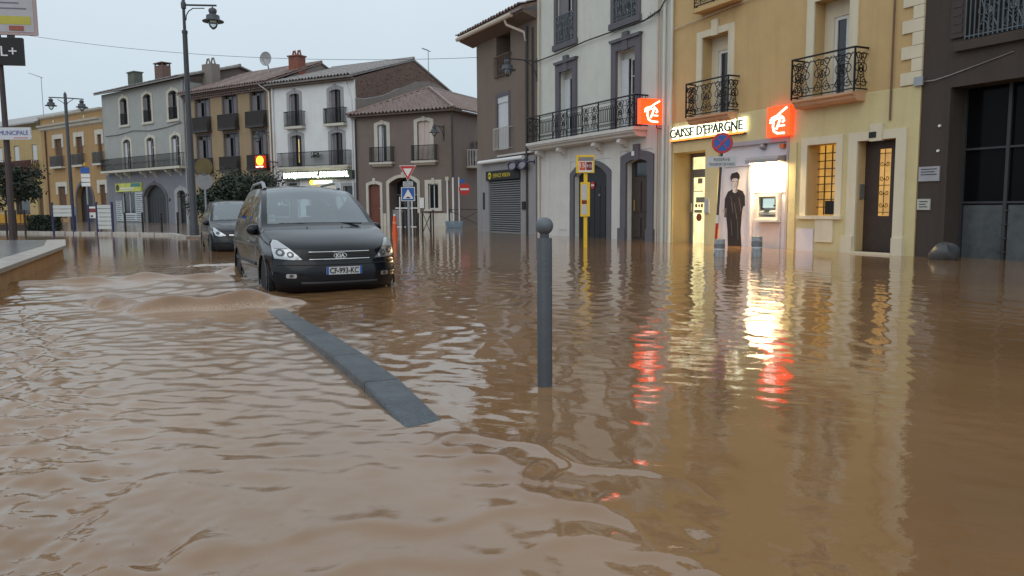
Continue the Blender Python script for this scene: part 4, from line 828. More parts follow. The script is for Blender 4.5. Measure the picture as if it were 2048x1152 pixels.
# --- yellow house at the far left
Fh = house('yellow_house', 'dull yellow house with white shutters and reddish balcony beyond the signposts', (-64.68, 93.67), -35, 18.95, 10.35, 10, YELLOWF,
           [(16.75, 17.85, 6.55, 8.2, 0, .3), (12.55, 13.75, 6.55, 8.25, 0, .3), (8.5, 9.7, 6.55, 8.25, 0, .3), (17.3, 18.5, -.2, 3.5, .4, .4), (12.4, 15.4, -.2, 3.0, 0, .4)])
for a, b in ((16.75, 17.85), (12.55, 13.75), (8.5, 9.7)): shutter(Fh, a, b, 6.55, 8.2, .12, SHUTTER, n=6); bx('window_sill', STONE, Fh, a - .1, b + .1, -.1, .02, 6.42, 6.55)
bx('door', BROWNSHUT, Fh, 17.3, 18.5, .2, .28, -.2, 3.5); bx('shop_window', GLASSDARK, Fh, 12.4, 15.4, .25, .32, -.2, 3.0)
REDB = mat('red_brown_balcony', (.12, .05, .045), .7, .1, .3); bl = bx('balcony', REDB, Fh, 10.5, 18.3, -.9, 0, 5.1, 5.3); rb = MB(); bars_rail(rb, 10.55, 18.25, 5.3, 6.5, .85, .16, .03); rb.box(10.6, 18.2, -.84, -.83, 5.4, 6.35); rb.build('railing', REDB, bl)
MB().prismx([(-.5, 10.3), (-.5, 10.45), (.2, 10.75), (5, 12.4), (10, 10.6)], 0, 18.9).build('roof', TILEG, Fh); MB().prismx([(0, 9.7), (0, 10.3), (-.4, 10.3), (-.1, 9.9)], 0, 18.95).build('cornice', mat('old_olive_render', (.2, .165, .09), .85, 0, .2), Fh)
MB().prism([(9, 10.5), (14, 12.9), (18.5, 10.5)], 6.5, 7).build('rear_gable', CEMENT, Fh)
for (x, y, h0, h1, nm) in ((-50.9, 86.5, 10.5, 15.6, 'thin roof aerial above the yellow house'), (-6.5, 63.3, 11.6, 13.6, 'thin roof aerial above brick gable')):
    an = thing('roof_aerial', nm, 'aerial', (x, y, 0)); m_ = MB().tube([(0, 0, h0), (0, 0, h1)], .035, 5); k_ = .9 if h1 > 15 else .35
    m_.tube([(-k_ * 1.4, 0, h1 + .5 * k_), (0, 0, h1), (.2, 0, h1 - .1)], .035, 5)
    for q in range(5): m_.tube([(-k_ * 1.3 + q * k_ * .3, -.3, h1 + .45 * k_ - q * .1 * k_), (-k_ * 1.3 + q * k_ * .3, .3, h1 + .45 * k_ - q * .1 * k_)], .02, 4)
    m_.build('mast', GALV, an)

# ------------------------------------------------------------------ street furniture
def lamp_head(p, x, y, z, sc=1., name='lantern'):
    # hanging bell lantern: cap, two-step hood, brim, glass globe
    mb = MB().lathe([(.0, 0), (.05, 0), (.15 * sc, -.06 * sc), (.17 * sc, -.14 * sc), (.15 * sc, -.2 * sc), (.13 * sc, -.26 * sc), (.26 * sc, -.32 * sc), (.27 * sc, -.44 * sc), (.28 * sc, -.47 * sc), (.43 * sc, -.54 * sc), (.42 * sc, -.575 * sc), (.2 * sc, -.56 * sc), (.0, -.55 * sc)][::-1], 18, (x, y, z))
    o = mb.build(name, GREYPOST, p, True)
    MB().lathe([(.19 * sc, -.56 * sc), (.185 * sc, -.66 * sc), (.14 * sc, -.78 * sc), (.05 * sc, -.87 * sc), (.0, -.88 * sc)], 14, (x, y, z)).build('globe', BULBGLASS, o, True)
    return o
DKPOST = mat('dark_lamp_post_paint', (.055, .06, .068), .45, .3, .15, 9)
lp = thing('street_lamp', 'tall dark single-arm street lamp rising beside the small parked car', 'street lamp', (-13.75, 33.9, 0))
MB().lathe([(.20, -.25), (.20, .5), (.17, .56), (.165, 1.1), (.14, 1.16), (.125, 4.9), (.11, 5.0), (.10, 8.6), (.12, 8.62), (.12, 8.72), (.065, 8.76), (.06, 9.6), (.1, 9.64), (.11, 9.85), (.07, 9.92), (.05, 10.25), (.0, 10.3)], 14).build('pole', DKPOST, lp, True)
ar = MB().tube([(0, 0, 9.78), (1.42, -.1, 9.72)], .04, 8).build('arm', DKPOST, lp); MB().tube([(.08, 0, 9.15), (.1, 0, 9.35), (.2, 0, 9.52), (.4, -.03, 9.63), (.9, -.06, 9.62)], .022, 6).build('brace', DKPOST, ar)
MB().tube([(1.25, -.09, 9.72), (1.25, -.09, 9.62)], .02, 6).build('hanger', DKPOST, ar); lamp_head(lp, 1.25, -.09, 9.64, 1.02)
bx('base_plinth', PAVE, lp, -.45, .55, -.35, .35, -.2, .09)
dl = thing('double_street_lamp', 'twin-arm street lamp on slim pole before the orange house', 'street lamp', (-25.75, 46, 0))
MB().lathe([(.15, 0), (.15, .9), (.1, .95), (.085, 7.9), (.0, 8.05)], 12).build('pole', DKPOST, dl, True); ar = MB().tube([(-.95, 0, 7.72), (0, 0, 7.68), (1.05, 0, 7.6)], .035, 6).build('arm', DKPOST, dl)
for sg in (-1, 1): MB().tube([(0, 0, 7.1), (sg * .12, 0, 7.4), (sg * .45, 0, 7.6)], .02, 5).build('brace', DKPOST, ar)
lamp_head(dl, -.85, 0, 7.66, .75); lamp_head(dl, .93, 0, 7.56, .75)
def wall_lamp(label, org, ang, u, z, ln, sc):
    t = thing('wall_lamp', label, 'wall lamp', (org[0] + math.cos(R(ang)) * u, org[1] + math.sin(R(ang)) * u, 0), R(ang))
    a = MB().tube([(0, 0, z), (0, -ln, z + .02)], .03, 6).tube([(0, 0, z - .7), (0, -.1, z - .4), (0, -.35, z - .12), (0, -.6, z - .02)], .022, 6).box(-.05, .05, -.03, -.001, z - .85, z + .12).build('arm', DKPOST, t)
    lamp_head(t, 0, -ln + .12, z, sc); return t
wall_lamp('bell wall lamp on arm between brown and white houses', RO, RA, 6.5, 7.5, 1.55, .85)
wall_lamp('bell wall lamp at the edge of the tan house', (-26.75, 65.26), -34, 10.5, 6.9, 1.3, .9)
wall_lamp('bell wall lamp on taupe corner house by corner pilaster', (-10.91, 55.42), -26, 7.2, 6.5, 1.3, .8)

# steel bollard with ball head, in the flood
bo = thing('ball_bollard', 'grey steel bollard with ball head standing alone in flood water', 'bollard', (.215, 5.12, 0), 0)
MB().lathe([(.05, -.28), (.05, .995), (.048, 1.0), (.0, 1.0)], 28).build('shaft', GREYPOST, bo, True); MB().lathe([(.03, 1.0), (.03, 1.03)], 18).build('neck', GREYPOST, bo, True)
MB().lathe([(.0001 + .058 * math.sin(PI * k / 16), 1.078 - .058 * math.cos(PI * k / 16)) for k in range(17)], 28).build('ball', mat('worn_ball_paint', (.11, .125, .14), .5, .2, .3, 14, .2, 60), bo, True)

# short banded posts before the cash machine
def short_post(x, y, h, lab):
    t = thing('short_post', lab, 'bollard', (x, y, 0), 0, 'posts before the bank')
    MB().lathe([(.122, -.28), (.122, h - .14), (.112, h - .135), (.112, h - .12), (.122, h - .115), (.122, h), (.0, h + .004)], 20).build('shaft', mat('scuffed_post_grey', (.30, .32, .34), .5, .1, .5, 9, .3, 40), t, True)
    MB().lathe([(.124, h * .42), (.124, h * .46)], 20).build('band', SIGNWHITE, t, True); MB().lathe([(.126, h * .5), (.126, h * .74)], 20).build('band', mat('post_dark_band', (.17, .18, .19), .5, .1, .3, 9), t, True); return t
short_post(4.93, 18.5, .42, 'short banded grey post in water before the poster door'); short_post(5.83, 18.55, .48, 'short banded grey post in water before cash machine')

# no-stopping sign
np_ = thing('no_stopping_sign', 'round blue and red no-stopping sign on leaning striped pole', 'traffic sign', (5.02, 19.25, 0), R(-18))
lean = lambda z: (.045 * z, 0, z)
MB().tube([lean(-.25), lean(2.95)], .03, 8).build('pole', DKPOST, np_)
for a, b, m_ in ((.05, .32, SIGNWHITE), (.32, .78, SIGNRED), (.78, .98, SIGNWHITE)): MB().tube([lean(a), lean(b)], .034, 8).build('pole_band', m_, np_)
dsc = MB().lathe([(.24, -.012), (.25, 0), (.24, .008)], 28, (.045 * 2.72, -.045, 2.72), 'y').build('disc', SIGNRED, np_); c = .045 * 2.72
MB().lathe([(.195, -.004), (.195, 0)], 28, (c, -.058, 2.72), 'y').build('disc_field', SIGNBLUE, dsc)
for sg in (-1, 1): MB().prism([(c - .155 * sg - .02, 2.565), (c - .155 * sg + .02, 2.525 + .02), (c + .155 * sg + .02, 2.875), (c + .155 * sg - .02, 2.895)], -.068, -.063).build('disc_cross', SIGNRED, dsc)
pt = MB().box(c - .36, c + .34, -.05, -.035, 2.14, 2.40).build('plate', mat('plate_grey_white', (.48, .48, .5), .5), np_)
text('plate_lettering', 'RESERVE', TEXTDARK, pt, (c, -.053, 2.325), .1, .38, .001); text('plate_lettering', 'TRANSPORT DE FONDS', TEXTDARK, pt, (c, -.053, 2.21), .1, .6, .001)

# bus stop
bs = thing('bus_stop', 'yellow bus stop post with number flag and timetable case', 'bus stop', (2.2, 23.3, 0), R(-6))
MB().box(-.055, .055, -.04, .04, -.28, 2.72).build('post', YELLOW, bs)
fl = MB().box(-.28, .26, -.07, .05, 2.2, 2.72).build('flag', YELLOW, bs); MB().box(-.21, .23, -.076, -.0705, 2.55, 2.66).build('name_strip', mat('strip_grey', (.2, .2, .22), .5), fl); MB().box(-.2, .21, -.076, -.0705, 2.23, 2.54).build('number_panel', SIGNWHITE, fl)
RD = mat('route_red', (.55, .09, .05), .5); MR = mat('route_maroon', (.17, .02, .025), .5)
MB().box(-.18, .0, -.081, -.0765, 2.28, 2.52).build('route_tile', RD, fl); MB().box(.02, .19, -.081, -.0765, 2.28, 2.52).build('route_tile', MR, fl); text('route_number', '15', SIGNWHITE, fl, (-.09, -.083, 2.42), .17, .14, .001); text('route_number', '915', SIGNWHITE, fl, (.105, -.083, 2.40), .12, .14, .001)
tcs = MB().box(-.15, .13, -.075, .05, .92, 1.93).build('timetable_case', YELLOW, bs)
MB().box(-.11, .04, -.081, -.0755, 1.42, 1.86).build('timetable', mat('timetable_paper', (.45, .47, .52), .2), tcs); MB().box(-.11, .04, -.081, -.0755, .98, 1.27).build('timetable', mat('timetable_paper', (.45, .47, .52)), tcs); MB().box(-.11, .04, -.081, -.0755, 1.29, 1.40).build('logo_strip', MR, tcs)

# give-way sign with hump warning
yw = thing('give_way_sign', 'give way triangle over blue speed hump sign on grey post', 'traffic sign', (-4.62, 35.3, 0), R(-4))
MB().tube([(0, 0, -.28), (0, 0, 2.9)], .07, 10).build('post', GALV, yw)
def tri(h, w): return [(-w / 2, h), (w / 2, h), (0, h - w * .89)]
t0 = MB().prism(tri(3.1, .76), -.1, -.075).build('triangle', SIGNWHITE, yw); MB().prism(tri(3.075, .70), -.106, -.1005).build('triangle_red', SIGNRED, t0); MB().prism([(-.2, 2.965), (.2, 2.965), (0, 2.61)], -.112, -.1065).build('triangle_field', SIGNWHITE, t0)
p1 = MB().box(-.22, .22, -.1, -.075, 2.17, 2.39).build('plate', mat('plate_grey_white', (.48, .48, .5)), yw); text('plate_lettering', 'CEDEZ LE', TEXTDARK, p1, (0, -.103, 2.33), .085, .34, .001); text('plate_lettering', 'PASSAGE', TEXTDARK, p1, (0, -.103, 2.235), .085, .34, .001)
p2 = MB().box(-.31, .31, -.1, -.075, 1.52, 2.14).build('hump_sign', SIGNWHITE, yw); MB().box(-.28, .28, -.106, -.1005, 1.55, 2.11).build('blue_field', SIGNBLUE, p2)
MB().prism([(-.24, 1.62), (.24, 1.62), (0, 2.05)], -.112, -.1065).build('white_triangle', SIGNWHITE, p2); MB().prism([(-.12, 1.65), (.12, 1.65), (.06, 1.70), (0, 1.72), (-.06, 1.70)], -.118, -.1125).build('hump', BLACK, p2)
# white tubular handrail frame, dark posts, St Andrew's crosses
hr_ = thing('handrail_frame', 'white tubular handrail frame standing behind the give way post', 'handrail', (-5.0, 37.5, 0))
for x in (-.33, .25): MB().tube([(x, 0, -.25), (x, 0, 1.75)], .035, 8).build('upright', SIGNWHITE, hr_)
for z in (1.2, .3): MB().tube([(-.55, 0, z), (.5, 0, z)], .03, 8).build('rail', SIGNWHITE, hr_)
DK = mat('dark_barrier_paint', (.035, .03, .03), .5, .3, .15)
def post(x, y, h, lab, r=.06, grp='dark posts at the crossing'):
    t = thing('bollard', lab, 'bollard', (x, y, 0), 0, grp); MB().lathe([(r, -.28), (r, h - .12), (r * 1.15, h - .11), (r * 1.15, h - .04), (r * .7, h), (.0, h)], 12).build('shaft', DK, t, True); MB().lathe([(r * 1.25, h * .8), (r * 1.25, h * .86)], 12).build('ring', DKST, t, True); return t
for i, (x, y, h) in enumerate(((-5.1, 36.8, 1.05), (-4.75, 35.6, .75), (-4.22, 35.2, 1.0))): post(x, y, h, ('dark bollard in water right behind the orange delineator', 'dark low bollard hugging the give way post', 'dark bollard just right of the give way post')[i])
def cross_barrier(x0, y0, x1, y1, h, lab):
    L = math.hypot(x1 - x0, y1 - y0); t = thing('cross_barrier', lab, 'barrier', (x0, y0, 0), math.atan2(y1 - y0, x1 - x0), 'pedestrian barriers with crosses')
    for x in (0, L): MB().tube([(x, 0, -.28), (x, 0, h)], .04, 8).build('post', DK, t)
    MB().tube([(0, 0, h - .06), (L, 0, h - .06)], .025, 6).build('rail', DK, t); MB().tube([(0, 0, .02), (L, 0, h - .1)], .02, 6).build('brace', DK, t); MB().tube([(0, .03, h - .1), (L, .03, .02)], .02, 6).build('brace', DK, t)
cross_barrier(-4.3, 37.8, -3.45, 33.4, 1.05, 'dark cross-braced barrier standing in water by the give way sign')
cross_barrier(-4.0, 50.5, -2.0, 51.0, 1.15, 'dark cross-braced barrier below the no entry sign'); post(-4.95, 49.5, 1.1, 'lone dark bollard before the ground floor window of taupe house', .045)
oc = thing('orange_delineator', 'orange plastic lane delineator standing in water', 'traffic delineator', (-5.3, 35.5, 0)); MB().lathe([(.13, -.28), (.13, .1), (.11, .2), (.08, .75), (.05, .86), (.0, .88)], 14).build('body', ORANGEPL, oc, True); MB().lathe([(.1, .5), (.095, .6)], 14).build('band', mat('orange_band', (.8, .3, .15), .4), oc, True); MB().lathe([(.05, .86), (.05, .93), (.0, .95)], 10).build('cap', SIGNWHITE, oc, True)
ne = thing('no_entry_sign', 'round red no entry sign at the side street corner', 'traffic sign', (-2.9, 48.8, 0), R(-3)); MB().tube([(-.36, .04, -.28), (-.36, .04, 3.1)], .035, 8).build('post', SIGNWHITE, ne)
d0 = MB().lathe([(.36, -.01), (.36, .01)], 28, (0, -.02, 2.35), 'y').build('disc', SIGNRED, ne); MB().box(-.26, .26, -.038, -.0305, 2.29, 2.41).build('bar', SIGNWHITE, d0); MB().box(-.36, 0, 0, .04, 2.32, 2.38).build('bracket', GALV, ne)
sn = thing('street_name_plate', 'small blue street name plate on the taupe side wall', 'sign', (-3.15, 51.6, 0), R(-3)); bx('plate', SIGNBLUE, sn, -.28, .1, -.05, 0, 2.82, 3.06); bx('mount', GALV, sn, -.3, -.28, -.04, .6, 2.85, 3.0)
cr = thing('plastic_crate', 'blue-grey plastic crate floating in water by the corner', 'crate', (-3.5, 47.5, 0), R(12))
MB().box(-.42, .42, -.3, .3, -.1, .02).build('floor', CRATEBLUE, cr)
for k in range(3): MB().box(-.44 - .02 * k, .44 + .02 * k, -.34 - .02 * k, -.31 - .02 * k, .03 + k * .13, .13 + k * .13).box(-.44 - .02 * k, .44 + .02 * k, .31 + .02 * k, .34 + .02 * k, .03 + k * .13, .13 + k * .13).box(-.47 - .02 * k, -.44 - .02 * k, -.34, .34, .03 + k * .13, .13 + k * .13).box(.44 + .02 * k, .47 + .02 * k, -.34, .34, .03 + k * .13, .13 + k * .13).build('slatted_side', CRATEBLUE, cr)
for x in (-.4, .4): MB().box(x - .03, x + .03, -.36, .36, .0, .42).build('rib', CRATEBLUE, cr)

# boards, bollards and signs along the square
def board(x, y, rz, wd, zb, n, hh, lab):
    t = thing('notice_board', lab, 'notice board', (x, y, 0), rz, 'white slat boards along the square')
    for xx in (-wd / 2 - .06, wd / 2 + .06): MB().lathe([(.055, 0), (.055, zb + n * hh + .12), (.0, zb + n * hh + .17)], 10, (xx, 0, 0)).build('post', NAVY, t, True)
    for k in range(n): MB().box(-wd / 2, wd / 2, -.03, .02, zb + k * hh + .02, zb + (k + 1) * hh - .01).build('slat', mat('board_pale', (.52, .56, .55), .5, 0, .06), t)
board(-22.9, 40.0, R(-8), 1.02, .88, 3, .2, 'pale three-slat board between navy posts'); board(-20.3, 39.1, R(-12), .76, .25, 6, .205, 'pale six-slat board between navy posts')
nb = thing('notice_sign', 'small white and red notice on navy posts between the slat boards', 'sign', (-21.6, 40.6, 0), R(-8))
for x in (-.33, .33): MB().tube([(x, 0, 0), (x, 0, 1.5)], .05, 8).build('post', NAVY, nb)
MB().box(-.27, .27, -.02, .02, .8, 1.4).build('panel', SIGNWHITE, nb); MB().box(-.27, .27, -.028, -.0205, 1.1, 1.3).build('red_band', mat('dull_red', (.22, .04, .04), .5), nb); MB().box(-.2, -.08, -.028, -.0205, .86, .95).build('symbol', TEXTDARK, nb)
ds_ = thing('direction_sign', 'stacked blue and white direction sign on pale pole', 'sign', (-24.1, 44.6, 0), R(-8)); MB().tube([(0, .05, 0), (0, .05, 3.7)], .05, 8).build('post', GALV, ds_); MB().box(-.28, .26, -.03, .0, 3.3, 3.62).build('panel', SIGNBLUE, ds_)
for k in range(3): MB().box(-.26, .28, -.03, .0, 2.56 + k * .25, 2.76 + k * .25).build('panel', SIGNWHITE, ds_)
MB().lathe([(.09, 3.7), (.09, 3.85), (.0, 3.9)], 10).build('amber_cap', mat('amber_plastic', (.6, .3, .03), .4), ds_)
for i, (x, y) in enumerate(((-19.2, 38.9), (-18.0, 38.2), (-16.9, 37.8), (-15.9, 37.3))): post(x, y, 1.1, ('slim dark bollard close beside the six-slat board', 'slim dark bollard before the lime shop sign', 'slim dark bollard before the arched black door', 'slim dark bollard before pale-framed narrow door')[i], .045, 'bollards along the square')
sbk = thing('round_road_sign', 'two round sign backs on one post beside the tall street lamp', 'traffic sign', (-14.1, 36.2, 0), R(5)); MB().tube([(0, 0, 0), (0, 0, 3.4)], .04, 8).build('post', GALV, sbk)
MB().lathe([(.4, -.01), (.4, .01)], 24, (0, -.05, 3.15), 'y').build('disc', mat('olive_sign_back', (.13, .10, .04), .5, .2, .2), sbk); MB().lathe([(.38, -.01), (.38, .01)], 24, (0, -.05, 2.5), 'y').build('disc', mat('grey_sign_back', (.25, .26, .27), .5, .4, .1), sbk)
# kerb stones edging the square
kb = thing('kerb', 'pale kerb stones edging the raised square', 'kerb'); kb['kind'] = 'structure'
pts = [(-34, 45.55), (-23.8, 40.85), (-19.6, 38.95), (-15.9, 36.85), (-13.95, 33.5)]; k0 = None
for p_, q_ in zip(pts[:-1], pts[1:]):
    L = math.hypot(q_[0] - p_[0], q_[1] - p_[1]); n = int(L / 1.0); a = math.atan2(q_[1] - p_[1], q_[0] - p_[0])
    for i in range(n):
        if k0 is None: k0 = MB().box(.01, .98, -.28, .0, -.2, .125).build('kerb_stone', PAVE, kb); o = k0
        else: o = share(k0, kb)
        f = i / n; o.location = (p_[0] + (q_[0] - p_[0]) * f, p_[1] + (q_[1] - p_[1]) * f, random.uniform(-.01, .008)); o.rotation_euler = (0, 0, a)
# far left: railing, amber bench panels, municipal sign pole, tree, hedge
rl_ = thing('street_railing', 'dark street railing posts left of the slat boards', 'railing', (-26.5, 40.8, 0), R(-10))
for k in range(5): MB().tube([(-.9 + k * .55, 0, 0), (-.9 + k * .55, 0, 1.25)], .05, 8).build('post', DK, rl_)
for z in (.55, 1.2): MB().tube([(-1.1, 0, z), (1.5, 0, z)], .025, 6).build('rail', DK, rl_)
yb = thing('amber_panel_row', 'row of amber panels on dark frame behind the railing', 'panelling', (-28.2, 44.5, 0), R(-10))  # amber panels of unknown use on a low dark base
MB().box(-1.6, 1.4, -.25, .25, .05, .45).build('panel_base', BROWNWOOD, yb)
for k in range(4): MB().box(-1.5 + k * .72, -.86 + k * .72, -.3, -.25, .45, 1.0).build('panel', mat('amber_panel', (.45, .22, .02), .5, 0, .25, 3), yb)
sp_ = thing('sign_mast', 'brown mast carrying a POLICE MUNICIPALE board', 'sign', (-15.32, 24.0, .34)); MB().tube([(0, 0, -.05), (.02, 0, 3), (.0, 0, 7.5)], [.1, .085, .06], 10).build('mast', mat('rust_brown_mast', (.07, .05, .05), .6, .2, .2), sp_)
bd_ = MB().box(-1.4, .86, -.16, -.1, 3.0, 3.36).build('board', mat('board_white', (.58, .58, .62), .5, 0, .06), sp_); BLT = mat('blue_lettering', (.05, .07, .3), .5); text('lettering', 'POLICE MUNICIPALE', BLT, bd_, (.08, -.165, 3.2), .19, 1.42, .002)
MB().box(.35, .78, -.166, -.1605, 3.04, 3.06).build('red_line', SIGNRED, bd_)
pg = thing('poster_sign', 'pink-framed poster sign hung high on the mast', 'sign', (-15.32, 24.0, .34), R(10))
pgf = MB().box(-1.0, 1.16, -.2, -.12, 6.08, 7.7).build('frame', mat('pink_frame', (.42, .30, .29), .5), pg); MB().box(-.92, 1.08, -.21, -.2005, 6.16, 7.62).build('poster', mat('poster_lilac', (.42, .40, .43), .5, 0, .1), pgf)
MB().box(-.92, 1.0, -.216, -.2105, 6.38, 6.62).build('yellow_band', mat('poster_yellow', (.45, .40, .06), .5), pgf); MB().box(.4, .8, -.222, -.2165, 6.2, 6.34).build('red_tag', mat('poster_brick', (.3, .08, .05), .5), pgf); MB().prism([(.25, 7.62), (1.0, 7.62), (.62, 7.4)], -.216, -.2105).build('print_shape', mat('poster_brick', (.3, .08, .05)), pgf)
for k in range(3): MB().box(-.8, .9 - .2 * k, -.216, -.2105, 6.82 + k * .16, 6.86 + k * .16).build('print_line', mat('print_dull', (.16, .15, .18), .6), pgf)
cps = thing('black_plus_sign', 'black hanging sign with white letters and plus under the poster', 'sign', (-15.32, 24.0, .34), R(10)); cb = MB().box(-1.2, .72, -.2, -.06, 5.2, 6.0).build('panel', BLACK, cps); text('lettering', 'CANAL+', SIGNWHITE, cb, (-.32, -.205, 5.6), .42, 1.75, .004); MB().box(.3, .5, -.16, -.1, 6.0, 6.08).build('hanger', DKST, cps)

def leaves(mb, c, rx, rz, n, sz, seed):
    rnd = random.Random(seed); cl = [(rnd.gauss(0, .45), rnd.gauss(0, .45), rnd.gauss(0, .42)) for _ in range(26)]
    for k in range(n):
        b = cl[k % 26]; d = [b[i] + rnd.gauss(0, .22) for i in range(3)]
        q = Vector((c[0] + d[0] * rx, c[1] + d[1] * rx, c[2] + d[2] * rz))
        u = Vector((rnd.gauss(0, 1), rnd.gauss(0, 1), rnd.gauss(0, 1))).normalized(); v = u.orthogonal().normalized(); s_ = sz * rnd.uniform(.6, 1.3)
        mb.add([q - u * s_, q + v * s_ * .5, q + u * s_, q - v * s_ * .5], [(0, 1, 2, 3)])
def tree(name, lab, x, y, zc, rx, rz, n, sz, seed, trunk):
    t = thing(name, lab, 'tree' if name != 'hedge' else 'hedge', (x, y, 0)); mb = MB(); leaves(mb, (0, 0, zc), rx, rz, n, sz, seed); mb.build('crown', LEAF, t, fix=False)
    tb = MB().tube([(0, 0, 0), (.03, 0, zc * .5), (-.04, .02, zc)], [.11, .08, .04], 8)
    for k in range(7):
        a = k * .9; tb.tube([(0, 0, zc * (.45 + .06 * k)), (rx * .35 * math.cos(a), rx * .35 * math.sin(a), zc + rz * .2), (rx * .6 * math.cos(a), rx * .6 * math.sin(a), zc + rz * .4)], [.05, .03, .012], 5)
    tb.build('trunk', BARK, t)
tree('evergreen_tree', 'dark dense evergreen tree rising behind the small parked car', -15.7, 46, 2.0, 2.3, 1.2, 16000, .10, 3, 1)
tree('street_tree', 'dark street tree before the yellow house balcony', -29.6, 47, 2.7, 1.1, 1.1, 3500, .11, 5, 1)
hg = thing('hedge', 'low clipped dark hedge beside the amber panels', 'hedge', (-26.3, 44.0, 0), R(-10)); mb = MB()
for k in range(2600): q = Vector((random.uniform(-.9, 1.0), random.uniform(-.3, .3), random.uniform(.05, .95))); u = Vector((random.gauss(0, 1), random.gauss(0, 1), random.gauss(0, 1))).normalized(); v = u.orthogonal(); mb.add([q - u * .07, q + v * .035, q + u * .07, q - v * .035], [(0, 1, 2, 3)])
mb.build('foliage', LEAF, hg, fix=False)
# cables
wr = thing('overhead_wire', 'thin wire crossing the sky above the roofs', 'cable'); w0 = Vector((-38, 52, 13.8)); w1 = Vector((-1.75 + .446 * .3, 40.5 - .895 * .3, 8.72))
MB().tube([w0.lerp(w1, i / 30) + Vector((0, 0, -1.0 * (1 - (2 * i / 30 - 1) ** 2))) for i in range(31)], .012, 5).build('wire', GREYPOST, wr)
fc = thing('facade_cable', 'black cable bundle slung across white house from lamp arm to pipe', 'cable', (*ro(0), 0), R(RA))
cp = [(6.6, 7.45), (8.5, 7.46), (10.7, 7.56), (12.7, 7.55), (14.5, 7.54), (15.35, 7.7), (15.72, 8.05), (15.8, 9.5), (15.8, 12)]
MB().tube([(u, -.13, z) for u, z in cp], .025, 6).build('cable', BLACK, fc); MB().tube([(u, -.16 - .03 * math.sin(u * 5), z - .06 - .05 * math.sin(u * 3)) for u, z in cp[3:7]], .012, 5).build('cable', BLACK, fc)
for k in range(6): u = 14.7 + k * .12; MB().tube([(u, -.13, 7.6), (u + .03, -.16, 7.66 + .06 * (k % 2)), (u + .1, -.2, 7.5)], .008, 4).build('cable_tie', BLACK, fc)
ac = thing('bank_wall_cable', 'thin cable running up across the ochre wall above the first window', 'cable', (*ro(0), 0), R(RA)); MB().tube([(15.9, -.07, 6.93), (18.7, -.07, 7.05), (19.5, -.07, 7.08), (25, -.07, 7.3)], .018, 5).build('cable', PIPE, ac)
bgm = thing('rubbish_sack', 'grey plastic sack slumped in the water by the dark garage', 'bag', (*ro(26.0), 0), R(RA)); sv = MB(); n = 14
for j in range(9):
    for i in range(n): a = 2 * PI * i / n; ph = PI * j / 8; r_ = math.sin(ph) * (1 + .12 * math.sin(3 * a + j)); sv.v.append((.32 * r_ * math.cos(a), -.42 + .26 * r_ * math.sin(a), .12 - .24 * math.cos(ph) + .03 * math.sin(5 * a)))
for j in range(8):
    for i in range(n): sv.f.append((j * n + i, j * n + (i + 1) % n, (j + 1) * n + (i + 1) % n, (j + 1) * n + i))
sv.build('sack', mat('grey_sack', (.06, .062, .066), .4, 0, .3, 6, .6, 12), bgm, True)

# low wall and terrace slab at the left edge
lw_ = thing('terrace_wall', 'low ochre terrace wall with wet stone coping at the water edge', 'wall')
wp = [(-7.55, 11.3), (-11.19, 19.43), (-13.45, 23.4), (-30, 23.8), (-30, 8), (-6.5, 9.0)]
MB().prismz(wp, -.28, .27).build('wall', mat('ochre_low_wall', (.40, .22, .09), .8, 0, .15, 1.5, .3, 40, .5), lw_)
inn_ = [(-7.5, 11.2), (-11.14, 19.4), (-13.4, 23.36)]
COP = mat('wet_coping_stone', (.36, .31, .26), .25, 0, .2, 3, .3, 30); TOPM = mat('wet_terrace_paving', (.19, .195, .2), .16, 0, .3, .8, .25, 12, .4, spec=.6)
for p_, q_ in zip([(-6.45, 8.9)] + inn_[:-1], inn_):
    L = math.hypot(q_[0] - p_[0], q_[1] - p_[1]); a = math.atan2(q_[1] - p_[1], q_[0] - p_[0]); n = max(1, round(L / 1.3))
    for i in range(n): o = MB().box(.004, L / n - .004, -.05, .42, .272, .345).build('coping_stone', COP, lw_); o.location = (p_[0] + (q_[0] - p_[0]) * i / n, p_[1] + (q_[1] - p_[1]) * i / n, 0); o.rotation_euler = (0, 0, a)
MB().prismz([(-7.9, 11.3), (-11.5, 19.6), (-13.75, 23.3), (-30, 23.7), (-30, 8.2), (-6.9, 9.0)], .2, .338).build('terrace_floor', TOPM, lw_)

# the half-drowned kerb: stones rising out of the water, the near one dipping under
kx = thing('flooded_kerb', 'wet blue-grey kerb stones breaking the surface beside the van', 'kerb')
KP = [(-3.98, 11.75, .02), (-3.42, 10.55, -.05), (-2.93, 9.5, -.004), (-2.35, 8.28, .022), (-1.79, 7.08, .062), (-1.28, 6.0, .07), (-.86, 5.06, .07), (-.37, 3.98, -.018)]
for p_, q_ in zip(KP[:-1], KP[1:]):
    L = math.hypot(q_[0] - p_[0], q_[1] - p_[1]); a = math.atan2(q_[1] - p_[1], q_[0] - p_[0]); mb = MB(); g = .006; hw = .12
    prof = [(-hw, -.3), (-hw, -.012), (-hw + .012, 0), (hw - .012, 0), (hw, -.012), (hw, -.3)]
    for xx, zz in ((g, p_[2]), (L - g, q_[2])): mb.v += [(xx, y_, z_ + zz) for y_, z_ in prof]
    mb.f = [(i, (i + 1) % 6, (i + 1) % 6 + 6, i + 6) for i in range(6)] + [tuple(range(6)), tuple(range(11, 5, -1))]
    o = mb.build('kerb_stone', CONC, kx); o.location = (p_[0], p_[1], 0); o.rotation_euler = (0, 0, a)

